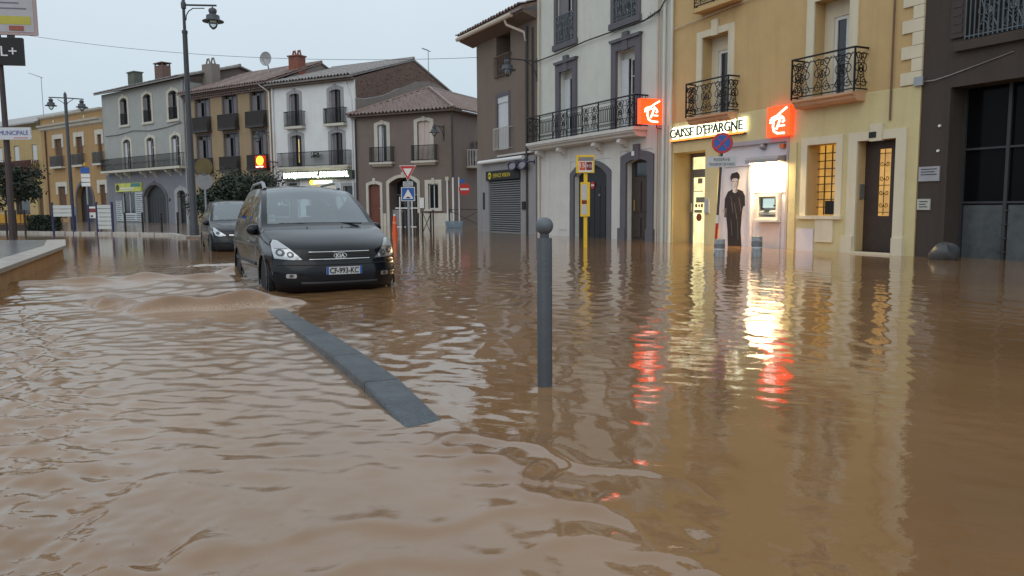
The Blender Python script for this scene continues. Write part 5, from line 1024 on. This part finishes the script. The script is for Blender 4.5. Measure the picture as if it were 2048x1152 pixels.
# ------------------------------------------------------------------ cars (local: x forward from the nose, y to the car's left, z up from the road)
PAINT = mat('black_car_paint', (.006, .008, .013), .2, .0, .05, 3, spec=.2, coat=.42); PAINT2 = mat('dark_blue_black_paint', (.010, .012, .017), .22, 0, .05, 3, spec=.2, coat=.42)
TRIM = mat('black_plastic_trim', (.010, .010, .011), .45, 0, .1); CHROME = mat('chrome', (.62, .63, .64), .12, 1., 0); TYRE = mat('tyre_rubber', (.014, .014, .014), .8, 0, .15); RIM = mat('alloy_rim', (.38, .39, .40), .3, .9, .1)
HLBASE = mat('headlamp_reflector', (.52, .54, .56), .2, .75, .2, 22, spec=.6); LENS = mat('headlamp_lens', (.10, .105, .11), .08, .3, 0); LENSW = mat('headlamp_inner_reflector', (.5, .52, .54), .15, .7, 0)  # last one: bright metallic reflector at each lens centre
SEAT = mat('grey_seat_cloth', (.045, .05, .055), .85, 0, .15)
def cr(P, f):
    n = len(P) - 1; i = min(int(f * n), n - 1); t = f * n - i; p0 = P[max(i - 1, 0)]; p1 = P[i]; p2 = P[i + 1]; p3 = P[min(i + 2, n)]
    return tuple(.5 * (2 * b + (c - a) * t + (2 * a - 5 * b + 4 * c - d) * t * t + (3 * b - a - 3 * c + d) * t ** 3) for a, b, c, d in zip(p0, p1, p2, p3))
CC = [(-.14, .20), (-.03, .30), (.0, .45), (-.01, .57), (-.045, .655), (-.06, .735), (-.10, .825), (-.22, .905), (-.50, 1.005), (-.85, 1.085), (-1.15, 1.155), (-1.53, 1.385), (-1.92, 1.60), (-2.2, 1.725), (-2.6, 1.785), (-3.2, 1.81), (-3.9, 1.79), (-4.42, 1.72), (-4.62, 1.5), (-4.74, 1.15), (-4.78, .9), (-4.8, .6), (-4.74, .3)]
CE = [(-.46, .84, .20), (-.38, .88, .30), (-.35, .90, .45), (-.37, .905, .57), (-.40, .905, .655), (-.41, .905, .735), (-.46, .90, .845), (-.62, .885, .945), (-.84, .89, 1.01), (-1.05, .90, 1.07), (-1.32, .90, 1.13), (-1.68, .845, 1.37), (-2.06, .775, 1.58), (-2.36, .715, 1.69), (-2.72, .69, 1.735), (-3.2, .685, 1.755), (-3.9, .685, 1.735), (-4.38, .69, 1.665), (-4.48, .72, 1.47), (-4.54, .82, 1.15), (-4.57, .87, .9), (-4.57, .89, .6), (-4.5, .86, .3)]
CP = [3.2, 3.2, 3.2, 3.2, 3.2, 3.2, 3, 2.6, 2.4, 2.3, 2.2, 2.2, 2.2, 2.4, 2.4, 2.4, 2.4, 2.6, 3, 3, 3, 3, 3]
SIDE = [  # rings top to bottom at successive stations
    [(-.62, .885, .945), (-.50, .90, .86), (-.41, .905, .735), (-.38, .905, .55), (-.36, .90, .42), (-.46, .84, .20)],
    [(-.84, .89, 1.01), (-.84, .93, .90), (-.84, .955, .76), (-.84, .96, .58), (-.84, .95, .42), (-.86, .90, .20)],
    [(-1.05, .90, 1.07), (-1.1, .94, .96), (-1.15, .965, .78), (-1.15, .965, .58), (-1.15, .955, .42), (-1.15, .92, .20)],
    [(-1.32, .90, 1.13), (-1.40, .945, 1.03), (-1.52, .968, .82), (-1.52, .965, .6), (-1.52, .96, .42), (-1.52, .93, .20)]] + \
    [[e, (e[0], .925, 1.075 + k * .008), (e[0], .972, .84), (e[0], .968, .6), (e[0], .96, .42), (e[0], .93, .20)] for k, e in enumerate([(-1.68, .845, 1.37), (-2.06, .775, 1.58), (-2.36, .715, 1.69), (-2.72, .69, 1.735), (-3.2, .685, 1.755), (-3.9, .685, 1.735), (-4.38, .69, 1.665)])] + \
    [[(-4.48, .72, 1.47), (-4.53, .84, 1.14), (-4.57, .885, .85), (-4.57, .89, .6), (-4.55, .885, .45), (-4.5, .86, .3)]]
def car(name, label, loc, rz, sx, sy, sz, paint, front, depth, mir=(1.62, .98), group=None, grp_front=.95, wb=3.02, wr=.335):
    t = thing(name, label, 'car', (loc[0], loc[1], -depth), rz, group)
    N = len(CC) - 1
    def cap(a, b):
        c = cr(CC, a); e = cr(CE, a); p = np.interp(a * N, range(N + 1), CP); s_ = abs(b); return Vector(((c[0] + (e[0] - c[0]) * s_ ** p) * sx, e[1] * b * sy, (c[1] + (e[2] - c[1]) * s_ ** 2.2) * sz))
    na, nb_ = N * 5, 20; G_ = [[cap(i / na, -1 + 2 * j / nb_) for j in range(nb_ + 1)] for i in range(na + 1)]
    def zone(i, j):
        a = (i + .5) / 5; b = abs(-1 + 2 * (j + .5) / nb_)
        if 10.15 < a < 13.0 and b < .93: return 'windscreen'
        if 17.6 < a < 18.9 and b < .85: return 'rear_window'
        return 'body'
    zs_ = {}
    for i in range(na):
        for j in range(nb_): zs_.setdefault(zone(i, j), []).append((i, j))
    def emit(mb, cells, off=0):
        ids = {}
        for i, j in cells:
            q = []
            for ii, jj in ((i, j), (i, j + 1), (i + 1, j + 1), (i + 1, j)):
                if (ii, jj) not in ids: ids[(ii, jj)] = len(mb.v); mb.v.append(tuple(G_[ii][jj]))
                q.append(ids[(ii, jj)])
            mb.f.append(tuple(q))
    bm_ = MB(); emit(bm_, zs_['body'])
    # sides
    S = len(SIDE) - 1; T = 5; ns, nt_ = S * 7, T * 5
    def side(fs, ft):
        rows = [[tuple(SIDE[k][r]) for k in range(S + 1)] for r in range(T + 1)]; pts = [cr(r_, fs) for r_ in rows]
        k = min(int(ft * T), T - 1); u = ft * T - k
        if k == 0: p, q = pts[0], pts[1]; v = tuple(p[i] + (q[i] - p[i]) * u for i in range(3)); return Vector((v[0] * sx, (v[1] + .018 * math.sin(PI * u)) * sy, v[2] * sz))
        v = cr(pts[1:], (ft * T - 1) / (T - 1)); return Vector((v[0] * sx, v[1] * sy, v[2] * sz))
    SG = [[side(i / ns, j / nt_) for j in range(nt_ + 1)] for i in range(ns + 1)]; axl = (-grp_front * sx, (-grp_front - wb) * sx)
    def inwheel(p): return any((p.x - a) ** 2 + (p.z - wr) ** 2 < (wr + .055) ** 2 for a in axl)
    wins = {-1: {}, 1: {}}
    for sg in (-1, 1):
        ids = {}; 
        for i in range(ns):
            for j in range(nt_):
                c = (SG[i][j] + SG[i + 1][j + 1]) / 2
                if inwheel(c): continue
                st = (i + .5) / 7; key = None
                if j in (0, 1, 2, 3, 4) and 1 <= j <= 3:
                    if 3.35 < st < 4.75: key = 0
                    elif 5.0 < st < 7.3: key = 1
                    elif 7.5 < st < 10.0: key = 2
                    if 3.35 < st < 3.9 and j < 2: key = None
                tgt = bm_ if key is None else wins[sg].setdefault(key, MB()); dd = ids.setdefault(key, {}); q = []
                for ii, jj in ((i, j), (i + 1, j), (i + 1, j + 1), (i, j + 1)):
                    if (ii, jj) not in dd: dd[(ii, jj)] = len(tgt.v); v = SG[ii][jj]; tgt.v.append((v.x, v.y * sg, v.z))
                    q.append(dd[(ii, jj)])
                tgt.f.append(tuple(q))
    body = bm_.build('body', paint, t, True)
    for nm in ('windscreen', 'rear_window'):
        m_ = MB(); emit(m_, zs_[nm]); m_.build(nm, CARGLASS, t, True)
    for sg in (-1, 1):
        for m_ in wins[sg].values(): m_.build('side_window', CARGLASS, t, True)
    # underbody, cabin
    MB().box(-4.5 * sx, -.45 * sx, -.80 * sy, .80 * sy, .2, .42).box(-4.5 * sx, -1.45 * sx, -.8 * sy, .8 * sy, .42, .5).box(-1.5 * sx, -.5 * sx, -.60 * sy, .60 * sy, .42, .85 * sz).build('underbody', TRIM, t)
    MB().prismx([(-.78 * sy, .5), (.78 * sy, .5), (.78 * sy, 1.03 * sz), (-.78 * sy, 1.03 * sz)], -1.75 * sx, -1.3 * sx).build('dashboard', TRIM, t)
    for yy in (-.38, .38):
        for xx in (-2.45, -3.4):
            se = MB().box((xx - .15) * sx, (xx + .4) * sx, (yy - .25) * sy, (yy + .25) * sy, .5, .72).prismx([(yy * sy - .24, .7), (yy * sy + .24, .7), (yy * sy + .22, 1.25 * sz), (yy * sy - .22, 1.25 * sz)], (xx - .22) * sx, (xx - .06) * sx).build('seat', SEAT, t)
            MB().box((xx - .22) * sx, (xx - .12) * sx, yy * sy - .13, yy * sy + .13, 1.27 * sz, 1.46 * sz).build('headrest', SEAT, se)
    MB().tube([((-1.9) * sx, .38 * sy + .19 * math.cos(2 * PI * k / 16), 1.02 * sz + .17 * math.sin(2 * PI * k / 16)) for k in range(16)], .018, 6, True).build('steering_wheel', TRIM, t)
    # wheels
    for a in axl:
        for sg in (-1, 1):
            yc = sg * .845 * sy; wl = thing_part('wheel', t)
            MB().lathe([(wr * .68, -.1), (wr * .94, -.1), (wr, -.06), (wr, .06), (wr * .94, .1), (wr * .68, .1)], 28, (a, yc, wr), 'y').build('tyre', TYRE, wl, True)
            rm = MB().lathe([(wr * .68, -.085), (wr * .66, .02), (wr * .3, .02)], 24, (a, yc, wr), 'y')
            for k in range(6):
                an = k * PI / 3; ca, sa = math.cos(an), math.sin(an); w_ = .03
                rm.add([(a + ca * .03 - sa * w_, yc + sg * .085, wr + sa * .03 + ca * w_), (a + ca * wr * .66 - sa * w_, yc + sg * .075, wr + sa * wr * .66 + ca * w_), (a + ca * wr * .66 + sa * w_, yc + sg * .075, wr + sa * wr * .66 - ca * w_), (a + ca * .03 + sa * w_, yc + sg * .085, wr + sa * .03 - ca * w_)], [(0, 1, 2, 3)])
            rm.tube([(a + wr * .67 * math.cos(2 * PI * k / 24), yc + sg * .085, wr + wr * .67 * math.sin(2 * PI * k / 24)) for k in range(24)], .014, 5, True); rm.lathe([(.05, yc + sg * .06 - .03), (.05, yc + sg * .06 + .03)], 12, (a, 0, wr), 'y'); rm.build('rim', RIM, wl)
            MB().lathe([(wr + .06, -.16), (wr + .06, .02)], 24, (a, sg * .78 * sy, wr), 'y').build('wheel_well', TRIM, t)
            MB().tube([(a + (wr + .06) * math.cos(R(x)), sg * (.962 * sy), wr + (wr + .06) * math.sin(R(x))) for x in range(-15, 196, 14)], .016, 5).build('arch_lip', paint, t)
    # surface point of the nose at (y,z): search along the profile
    def nose(y, z):
        lo, hi = 0., 9. / N
        for _ in range(30):
            md = (lo + hi) / 2; e = cr(CE, md); b = max(-1, min(1, y / (e[1] * sy))); p = cap(md, b)
            if p.z < z: lo = md
            else: hi = md
        return cap(lo, max(-1, min(1, y / (cr(CE, lo)[1] * sy)))).x
    def patch(nm, poly, off, m_, par=t, n=5, smooth=True):
        cy = sum(p[0] for p in poly) / len(poly); cz = sum(p[1] for p in poly) / len(poly); mb = MB(); L = len(poly)
        for k in range(L):
            A_, B_ = poly[k], poly[(k + 1) % L]; idx = {}
            for i in range(n + 1):
                for j in range(n + 1 - i):
                    y = cy + (A_[0] - cy) * i / n + (B_[0] - cy) * j / n; z = cz + (A_[1] - cz) * i / n + (B_[1] - cz) * j / n
                    idx[(i, j)] = len(mb.v); mb.v.append((nose(y, z) + off, y + (off * .7 if y > 0 else -off * .7) * (abs(y) > .6), z + off * .15))
            for i in range(n):
                for j in range(n - i):
                    mb.f.append((idx[(i, j)], idx[(i + 1, j)], idx[(i, j + 1)]))
                    if i + j < n - 1: mb.f.append((idx[(i + 1, j)], idx[(i + 1, j + 1)], idx[(i, j + 1)]))
        bm = bmesh.new(); me = bpy.data.meshes.new(nm); me.from_pydata(mb.v, [], mb.f); bm.from_mesh(me); bmesh.ops.remove_doubles(bm, verts=bm.verts, dist=1e-4); bmesh.ops.recalc_face_normals(bm, faces=bm.faces); bm.to_mesh(me); bm.free()
        if smooth: me.polygons.foreach_set('use_smooth', [True] * len(me.polygons))
        o = bpy.data.objects.new(nm, me); COL.objects.link(o); me.materials.append(m_); o.parent = par; return o
    def line(nm, pts, r, off, m_, par=t): return MB().tube([(nose(y, z) + off, y, z) for y, z in pts], r, 6).build(nm, m_, par, True)
    front(t, patch, line, nose)
    # mirrors
    for sg in (-1, 1):
        mx_, mz_ = -mir[0] * sx, mir[1] * sz; V = []; mo = MB()
        for j in range(9):
            for i in range(12): a = 2 * PI * i / 12; ph = PI * j / 8; V.append((mx_ + .075 * math.cos(ph) , sg * (.93 * sy + .05) + .115 * math.sin(ph) * math.cos(a), mz_ + .1 + .09 * math.sin(ph) * math.sin(a)))
        mo.v = V; mo.f = [(j * 12 + i, j * 12 + (i + 1) % 12, (j + 1) * 12 + (i + 1) % 12, (j + 1) * 12 + i) for j in range(8) for i in range(12)]; mo.tube([(mx_ + .02, sg * .88 * sy, mz_ + .05), (mx_, sg * (.93 * sy + .0), mz_ + .05)], .035, 6); mo.build('wing_mirror', paint, t, True)
        MB().box(-2.55 * sx, -2.35 * sx, sg * .975 * sy - .01, sg * .975 * sy + .012, .86 * sz, .89 * sz).build('door_handle', CHROME, t); MB().box(-4.0 * sx, -1.6 * sx, sg * .972 * sy - .008, sg * .972 * sy + .01, .52 * sz, .57 * sz).build('side_moulding', TRIM, t)
    for yy in ((-.62, -.02), (.04, .64)): MB().tube([(-1.2 * sx, yy[1] * sy, 1.165 * sz), (-1.22 * sx, (yy[0] + yy[1]) / 2 * sy, 1.175 * sz), (-1.30 * sx, yy[0] * sy, 1.175 * sz)], .012, 5).build('wiper', TRIM, t)
    stk = MB().box(-1.72 * sx, -1.7 * sx, -.72 * sy, -.63 * sy, 1.2 * sz, 1.25 * sz).box(-1.74 * sx, -1.72 * sx, -.72 * sy, -.63 * sy, 1.27 * sz, 1.31 * sz).build('windscreen_sticker', SIGNWHITE, t)
    return t
def thing_part(nm, p):
    o = bpy.data.objects.new(nm, None); COL.objects.link(o); o.parent = p; return o
def kia_front(t, patch, line, nose):
    for sg in (-1, 1):
        hl = patch('headlight', [(sg * y, z) for y, z in ((.53, .672), (.70, .672), (.875, .69), (.898, .80), (.895, .90), (.85, .955), (.80, .945), (.68, .83))], .008, HLBASE)
        for cy, cz, r, m_ in ((.80, .775, .055, LENS), (.675, .745, .045, LENS), (.80, .775, .028, LENSW), (.675, .745, .022, LENSW), (.60, .705, .022, LENSW)):
            patch('lamp_lens', [(sg * (cy + r * math.cos(a * PI / 5)), cz + r * math.sin(a * PI / 5)) for a in range(10)], .014 if r > .04 else .018, m_, hl, 2)
        patch('indicator', [(sg * y, z) for y, z in ((.70, .835), (.87, .835), (.885, .89), (.85, .935), (.80, .925))], .014, mat('headlamp_clear', (.45, .46, .48), .15, .5, 0), hl, 3)
        patch('fog_lamp', [(sg * y, z) for y, z in ((.62, .41), (.74, .41), (.75, .44), (.74, .47), (.62, .47), (.61, .44))], .008, HLBASE)
        patch('fog_lamp_lens', [(sg * (.68 + .03 * math.cos(a * PI / 4)), .44 + .025 * math.sin(a * PI / 4)) for a in range(8)], .013, LENS)
        line('bumper_crease', [(sg * y, .60) for y in np.linspace(.0, .86, 14)], .008, .002, TRIM)
    gr_ = patch('grille', [(-.56, .655), (.56, .655), (.58, .70), (.53, .80), (-.53, .80), (-.58, .70)], .006, TRIM)
    for z in (.675, .78): line('chrome_bar', [(y, z) for y in np.linspace(-.44, .44, 15)], .008, .014, CHROME, gr_)
    for z in (.705, .73, .752): line('grille_bar', [(y, z) for y in np.linspace(-.48, .48, 13)], .006, .008, TRIM, gr_)
    bg = MB().prism([(.098 * math.cos(2 * PI * k / 24), .725 + .046 * math.sin(2 * PI * k / 24)) for k in range(24)], 0, .015); bg.v = [(nose(0, .725) + .012 + y, x, z) for x, y, z in bg.v]; bo_ = bg.build('badge', CHROME, t)
    bi = MB().prism([(.086 * math.cos(2 * PI * k / 24), .725 + .037 * math.sin(2 * PI * k / 24)) for k in range(24)], 0, .004); bi.v = [(nose(0, .725) + .027 + y, x, z) for x, y, z in bi.v]; bi.build('badge_field', TRIM, bo_)
    text('badge_lettering', 'KIA', SIGNWHITE, bo_, (nose(0, .725) + .033, 0, .725), .075, .125, .002, (PI / 2, 0, PI / 2), .002)
    plt = MB().box(.012, .024, -.26, .26, .455, .565).build('number_plate', mat('plate_white', (.55, .55, .56), .4, 0, .04), t); plt.location = (0, .04, 0)
    for y0, y1 in ((-.26, -.225), (.228, .26)): MB().box(.0245, .0265, y0, y1, .456, .564).build('plate_band', SIGNBLUE, plt)
    text('plate_lettering', 'CF-993-KC', BLACK, plt, (.0262, .0, .51), .112, .42, .001, (PI / 2, 0, PI / 2), .003)
    for sg in (-1, 1):
        MB().tube([(-2.65, sg * .63, 1.74), (-2.75, sg * .635, 1.835), (-2.9, sg * .635, 1.86), (-3.9, sg * .63, 1.84), (-4.2, sg * .63, 1.76)], [.035, .032, .026, .026, .03], 8).build('roof_rail', mat('rail_grey', (.33, .34, .36), .35, .7, .1), t, True)
    line('lower_intake', [(y, .33) for y in np.linspace(-.55, .55, 13)], .03, -.01, TRIM)
    for yy in (-.27, .27): MB().lathe([(.012, 0), (.012, .012)], 8, (-1.0, yy, 1.115)).build('washer_jet', TRIM, t)
def opel_front(t, patch, line, nose):
    for sg in (-1, 1):
        hl = patch('headlight', [(sg * y, z) for y, z in ((.50, .66), (.66, .63), (.76, .66), (.81, .78), (.81, .88), (.77, .89), (.66, .78))], .008, HLBASE)
        patch('lamp_lens', [(sg * (.70 + .05 * math.cos(a * PI / 4)), .73 + .045 * math.sin(a * PI / 4)) for a in range(8)], .014, LENS, hl, 2); patch('lamp_lens', [(sg * (.60 + .03 * math.cos(a * PI / 4)), .68 + .025 * math.sin(a * PI / 4)) for a in range(8)], .014, LENSW, hl, 2)
        patch('fog_lamp', [(sg * y, z) for y, z in ((.58, .38), (.7, .38), (.7, .44), (.58, .44))], .008, TRIM)
    patch('grille', [(-.44, .52), (.44, .52), (.47, .60), (.45, .68), (-.45, .68), (-.47, .60)], .006, TRIM); line('chrome_bar', [(y, .665) for y in np.linspace(-.42, .42, 11)], .03, .002, CHROME)
    MB().box(.0, .014, -.26, .26, .40, .51).build('number_plate', mat('plate_white', (.55, .55, .56)), t)
KIA = car('parked_minivan', 'black minivan with roof rails parked axle-deep in brown flood water', (-2.48, 11.31), R(-64), 1, 1, 1, PAINT, kia_front, .2)
OPL = car('parked_hatchback', 'small dark hatchback parked behind the black minivan', (-7.62, 22.35), R(-64), .89, .915, .93, PAINT2, opel_front, .2)

# ------------------------------------------------------------------ the flood
def water():
    ys = [1.2]
    while ys[-1] < 62: ys.append(ys[-1] + max(.014, .0058 * ys[-1]))
    xs = [0.]
    while xs[-1] < 95: xs.append(xs[-1] + (.024 if xs[-1] < 5 else .024 + (xs[-1] - 5) * .03))
    xs = np.array([-v for v in xs[:0:-1]] + xs); ys = np.array([-30, -12, -5, -2, 0, .6, 1.0] + ys + [70, 85, 110]); X, Y = np.meshgrid(xs, ys)
    rng = np.random.RandomState(11); ss = lambda a, b, v: np.clip((v - a) / (b - a), 0, 1) ** 2 * (3 - 2 * np.clip((v - a) / (b - a), 0, 1))
    def noise(X, Y, sc, seed):
        r = np.random.RandomState(seed); o = 0
        for k in range(7): a = r.rand() * 2 * PI; w_ = sc * (.6 + r.rand() * .9); o = o + np.sin((X * math.cos(a) + Y * math.sin(a)) * w_ + r.rand() * 6.3 + .8 * np.sin(X * sc * .5 + k) + .8 * np.sin(Y * sc * .6 + k * 2))
        return o / 2.6
    Hh_ = np.zeros_like(X)
    # street axis (sin26,-cos26): the left lane runs fast, the right side is slack
    lane = -(.44 * Y) / .9 + 1.55      # x of the kerb line at this depth
    left = ss(.25, -.25, X - lane); fl = ss(-.75, -1.9, X - lane + .12 * Y)   # fast water left of the kerb, choppy strip at the far left
    calm = .55 + .35 * ss(-.2, .6, noise(X, Y, .55, 5))
    near = ss(8.5, 4.5, Y) * (1 - left); patch_ = np.exp(-((X - .75) / .55) ** 2 - ((Y - 2.35) / .45) ** 2)
    amp = calm * (1 - left) * .66 * (1 - .55 * near * ss(.2, 1.2, X)) + .55 * patch_ + left * (.80 + .3 * noise(X, Y, .9, 8)) + 1.9 * fl * ss(10, 7, Y)
    wx = X + .10 * noise(X, Y, 1.6, 21); wy = Y + .10 * noise(X, Y, 1.8, 22)
    sp = np.gradient(ys)[:, None]
    for k in range(54):
        lam = .08 * (7.0 ** rng.rand()); base = R(-64 + 90) if k % 3 else R(20); a = base + rng.normal(0, .75); kk = 2 * PI / lam
        s_ = .0135 * (lam / .3) ** -.12; ph = rng.rand() * 6.28
        vis = np.clip(lam / (sp * 3.2) - .6, 0, 1)
        c = np.sin((wx * math.cos(a) + wy * math.sin(a)) * kk + ph)
        Hh_ += amp * vis * s_ / kk * (c + .25 * c * c * np.sign(c))
    for k in range(26):
        lam = .10 + .16 * rng.rand(); a = R(96) + rng.normal(0, .28); kk = 2 * PI / lam; vis = np.clip(lam / (sp * 3.2) - .6, 0, 1)
        c = np.sin((wx * math.cos(a) + wy * math.sin(a)) * kk + rng.rand() * 6.28); Hh_ += left * ss(2.6, 4.2, Y) * vis * .017 / kk * (np.exp(1.3 * c) - 1) * .6 * ss(-.6, .7, noise(X, Y, 1.5, 60 + k % 5))
    foam = np.zeros_like(X); silt = np.zeros_like(X)
    def ridge(p, q, h, wd, skew=1.6, f=0., wob=.06):
        d = np.array(q) - np.array(p); L = math.hypot(*d); d /= L; s_ = (X - p[0]) * d[0] + (Y - p[1]) * d[1]; n = -(X - p[0]) * d[1] + (Y - p[1]) * d[0] + wob * np.sin(s_ * 7 / L * 2) + .04 * noise(X, Y, 3.5, 31)
        e = ss(-.25 * L, .25 * L, s_) * ss(1.2 * L, .75 * L, s_); w_ = np.where(n < 0, wd, wd * skew); g = np.exp(-(n / w_) ** 2) * e * (1 + .25 * noise(X, Y, 5, 33))
        return g * h, f * np.exp(-((n + wd * 1.35) / (wd * .38)) ** 2) * e, g
    for a_ in (((-4.4, 9.18), (-2.95, 9.75), .20, .16, 2.0, .9), ((-3.2, 9.75), (-2.6, 9.9), .05, .13, 1.6, .8), ((-5.5, 10.3), (-4.7, 9.5), .09, .12, 1.5, .15), ((-6.6, 13.2), (-4.9, 13.6), .11, .22, 1.5, .2), ((-8.2, 12.6), (-6.6, 12.9), .10, .16, 1.5, .25), ((-5.4, 14.6), (-4.8, 15.2), .14, .25, 1.5, .15), ((-4.8, 15.6), (-4.2, 16.8), .06, .2, 1.4, .1), ((-7.0, 16.5), (-5.8, 17), .04, .2, 1.4, .1),
               ((-.42, 4.1), (.55, 2.55), .016, .06, 2.4, .0), ((-.35, 4.2), (.9, 3.1), .010, .06, 2.0, .0), ((-1.1, 2.75), (.3, 3.05), .012, .06, 1.8, .0), ((-.9, 2.45), (.5, 2.7), .008, .06, 1.8, 0.), ((.3, 2.7), (1.0, 2.0), .010, .05, 2, 0)):
        g, f_, e_ = ridge(*a_); Hh_ += g; foam = np.maximum(foam, f_ * .8); silt = np.maximum(silt, e_ * (a_[2] > .04))
    jet = np.exp(-(((X + .18) * .85 + (Y - 3.75) * .5) / .22) ** 2) * ss(4.25, 4.0, Y) * ss(2.7, 3.4, Y) * ss(-.7, -.3, X) * ss(.9, .2, X)
    Hh_ += jet * .008 * noise(X, Y, 24, 44); silt = np.maximum(silt, jet * .8)
    tur = np.exp(-((X + 5.2) / 2.6) ** 2 - ((Y - 12.2) / 2.6) ** 2); tn = noise(X, Y, 3.4, 41); Hh_ += tur * (.03 * tn + .011 * noise(X, Y, 9, 42)); silt = np.maximum(silt, tur * ss(.35, 1.3, tn) * .8)
    # pile-up in front of the car's nose and round the post
    Hh_ += .012 * np.exp(-(np.hypot(X - .215, Y - 5.12) / .11) ** 2)
    chop = ss(.55, -.55, X - lane) * ss(-.2, 1.0, noise(X, Y, .8, 51) + .7) * (1 - .35 * ss(3.2, 2.2, Y)) * ss(26, 14, Y) * (1 - .75 * fl) + .10 * near * ss(.2, 1.2, X) * (1 - patch_)
    keep = Y > .5; Hh_ *= np.where(keep, 1, 0)
    V = np.stack([X, Y, Hh_], -1).reshape(-1, 3); ny, nx = X.shape; q = (np.arange(ny - 1)[:, None] * nx + np.arange(nx - 1)[None]).reshape(-1); F = np.stack([q, q + 1, q + nx + 1, q + nx], -1)
    me = bpy.data.meshes.new('water'); me.vertices.add(len(V)); me.vertices.foreach_set('co', V.astype('f').ravel()); me.loops.add(F.size); me.loops.foreach_set('vertex_index', F.astype('i').ravel())
    me.polygons.add(len(F)); me.polygons.foreach_set('loop_start', np.arange(0, F.size, 4, dtype='i')); me.polygons.foreach_set('loop_total', np.full(len(F), 4, 'i')); me.update(calc_edges=True); me.polygons.foreach_set('use_smooth', np.ones(len(F), bool))
    for nm, d in (('foam', foam), ('silt', silt), ('chop', chop)): at = me.attributes.new(nm, 'FLOAT', 'POINT'); at.data.foreach_set('value', d.astype('f').ravel())
    o = bpy.data.objects.new('water', me); COL.objects.link(o); struct(o)
    m = bpy.data.materials.new('muddy_flood_water'); m.use_nodes = True; t = m.node_tree; b = t.nodes['Principled BSDF']; me.materials.append(m)
    b.inputs['IOR'].default_value = 1.5; b.inputs['Specular IOR Level'].default_value = .7
    tc = t.nodes.new('ShaderNodeTexCoord'); n1 = t.nodes.new('ShaderNodeTexNoise'); n1.inputs['Scale'].default_value = .55; n1.inputs['Detail'].default_value = 6; t.links.new(tc.outputs['Object'], n1.inputs['Vector'])
    r1 = t.nodes.new('ShaderNodeValToRGB'); r1.color_ramp.elements[0].position = .3; r1.color_ramp.elements[0].color = (.200, .108, .048, 1); r1.color_ramp.elements[1].position = .7; r1.color_ramp.elements[1].color = (.265, .148, .070, 1); t.links.new(n1.outputs['Fac'], r1.inputs[0])
    af = t.nodes.new('ShaderNodeAttribute'); af.attribute_name = 'foam'; as_ = t.nodes.new('ShaderNodeAttribute'); as_.attribute_name = 'silt'
    n2 = t.nodes.new('ShaderNodeTexNoise'); n2.inputs['Scale'].default_value = 60; n2.inputs['Detail'].default_value = 5; t.links.new(tc.outputs['Object'], n2.inputs['Vector'])
    mu = t.nodes.new('ShaderNodeMath'); mu.operation = 'MULTIPLY'; t.links.new(af.outputs['Fac'], mu.inputs[0]); mr = t.nodes.new('ShaderNodeMapRange'); mr.inputs['From Min'].default_value = .35; mr.inputs['From Max'].default_value = .8; t.links.new(n2.outputs['Fac'], mr.inputs['Value']); t.links.new(mr.outputs[0], mu.inputs[1])
    x1 = t.nodes.new('ShaderNodeMixRGB'); t.links.new(as_.outputs['Fac'], x1.inputs['Fac']); t.links.new(r1.outputs[0], x1.inputs['Color1']); x1.inputs['Color2'].default_value = (.20, .098, .040, 1)
    x2 = t.nodes.new('ShaderNodeMixRGB'); t.links.new(mu.outputs[0], x2.inputs['Fac']); t.links.new(x1.outputs[0], x2.inputs['Color1']); x2.inputs['Color2'].default_value = (.62, .50, .38, 1); t.links.new(x2.outputs[0], b.inputs['Base Color'])
    rr = t.nodes.new('ShaderNodeMapRange'); rr.inputs['To Min'].default_value = .02; rr.inputs['To Max'].default_value = .14; t.links.new(as_.outputs['Fac'], rr.inputs['Value']); ac_ = t.nodes.new('ShaderNodeAttribute'); ac_.attribute_name = 'chop'; cmu = t.nodes.new('ShaderNodeMath'); cmu.operation = 'MULTIPLY_ADD'; cmu.inputs[1].default_value = .15
    t.links.new(ac_.outputs['Fac'], cmu.inputs[0]); t.links.new(rr.outputs[0], cmu.inputs[2]); t.links.new(cmu.outputs[0], b.inputs['Roughness'])
    # fine ripples the mesh is too coarse for
    bn = []
    for sc, dist in ((9, .0011), (30, .0003)):
        mp = t.nodes.new('ShaderNodeMapping'); mp.inputs['Rotation'].default_value = (0, 0, R(26)); mp.inputs['Scale'].default_value = (1, 1.5, 1); t.links.new(tc.outputs['Object'], mp.inputs['Vector'])
        nn = t.nodes.new('ShaderNodeTexNoise'); nn.inputs['Scale'].default_value = sc; nn.inputs['Detail'].default_value = 3; nn.inputs['Distortion'].default_value = .6; t.links.new(mp.outputs[0], nn.inputs['Vector'])
        bp = t.nodes.new('ShaderNodeBump'); bp.inputs['Strength'].default_value = 1; bp.inputs['Distance'].default_value = dist; t.links.new(nn.outputs['Fac'], bp.inputs['Height'])
        if bn: t.links.new(bn[-1].outputs[0], bp.inputs['Normal'])
        bn.append(bp)
    t.links.new(bn[-1].outputs[0], b.inputs['Normal'])
water()
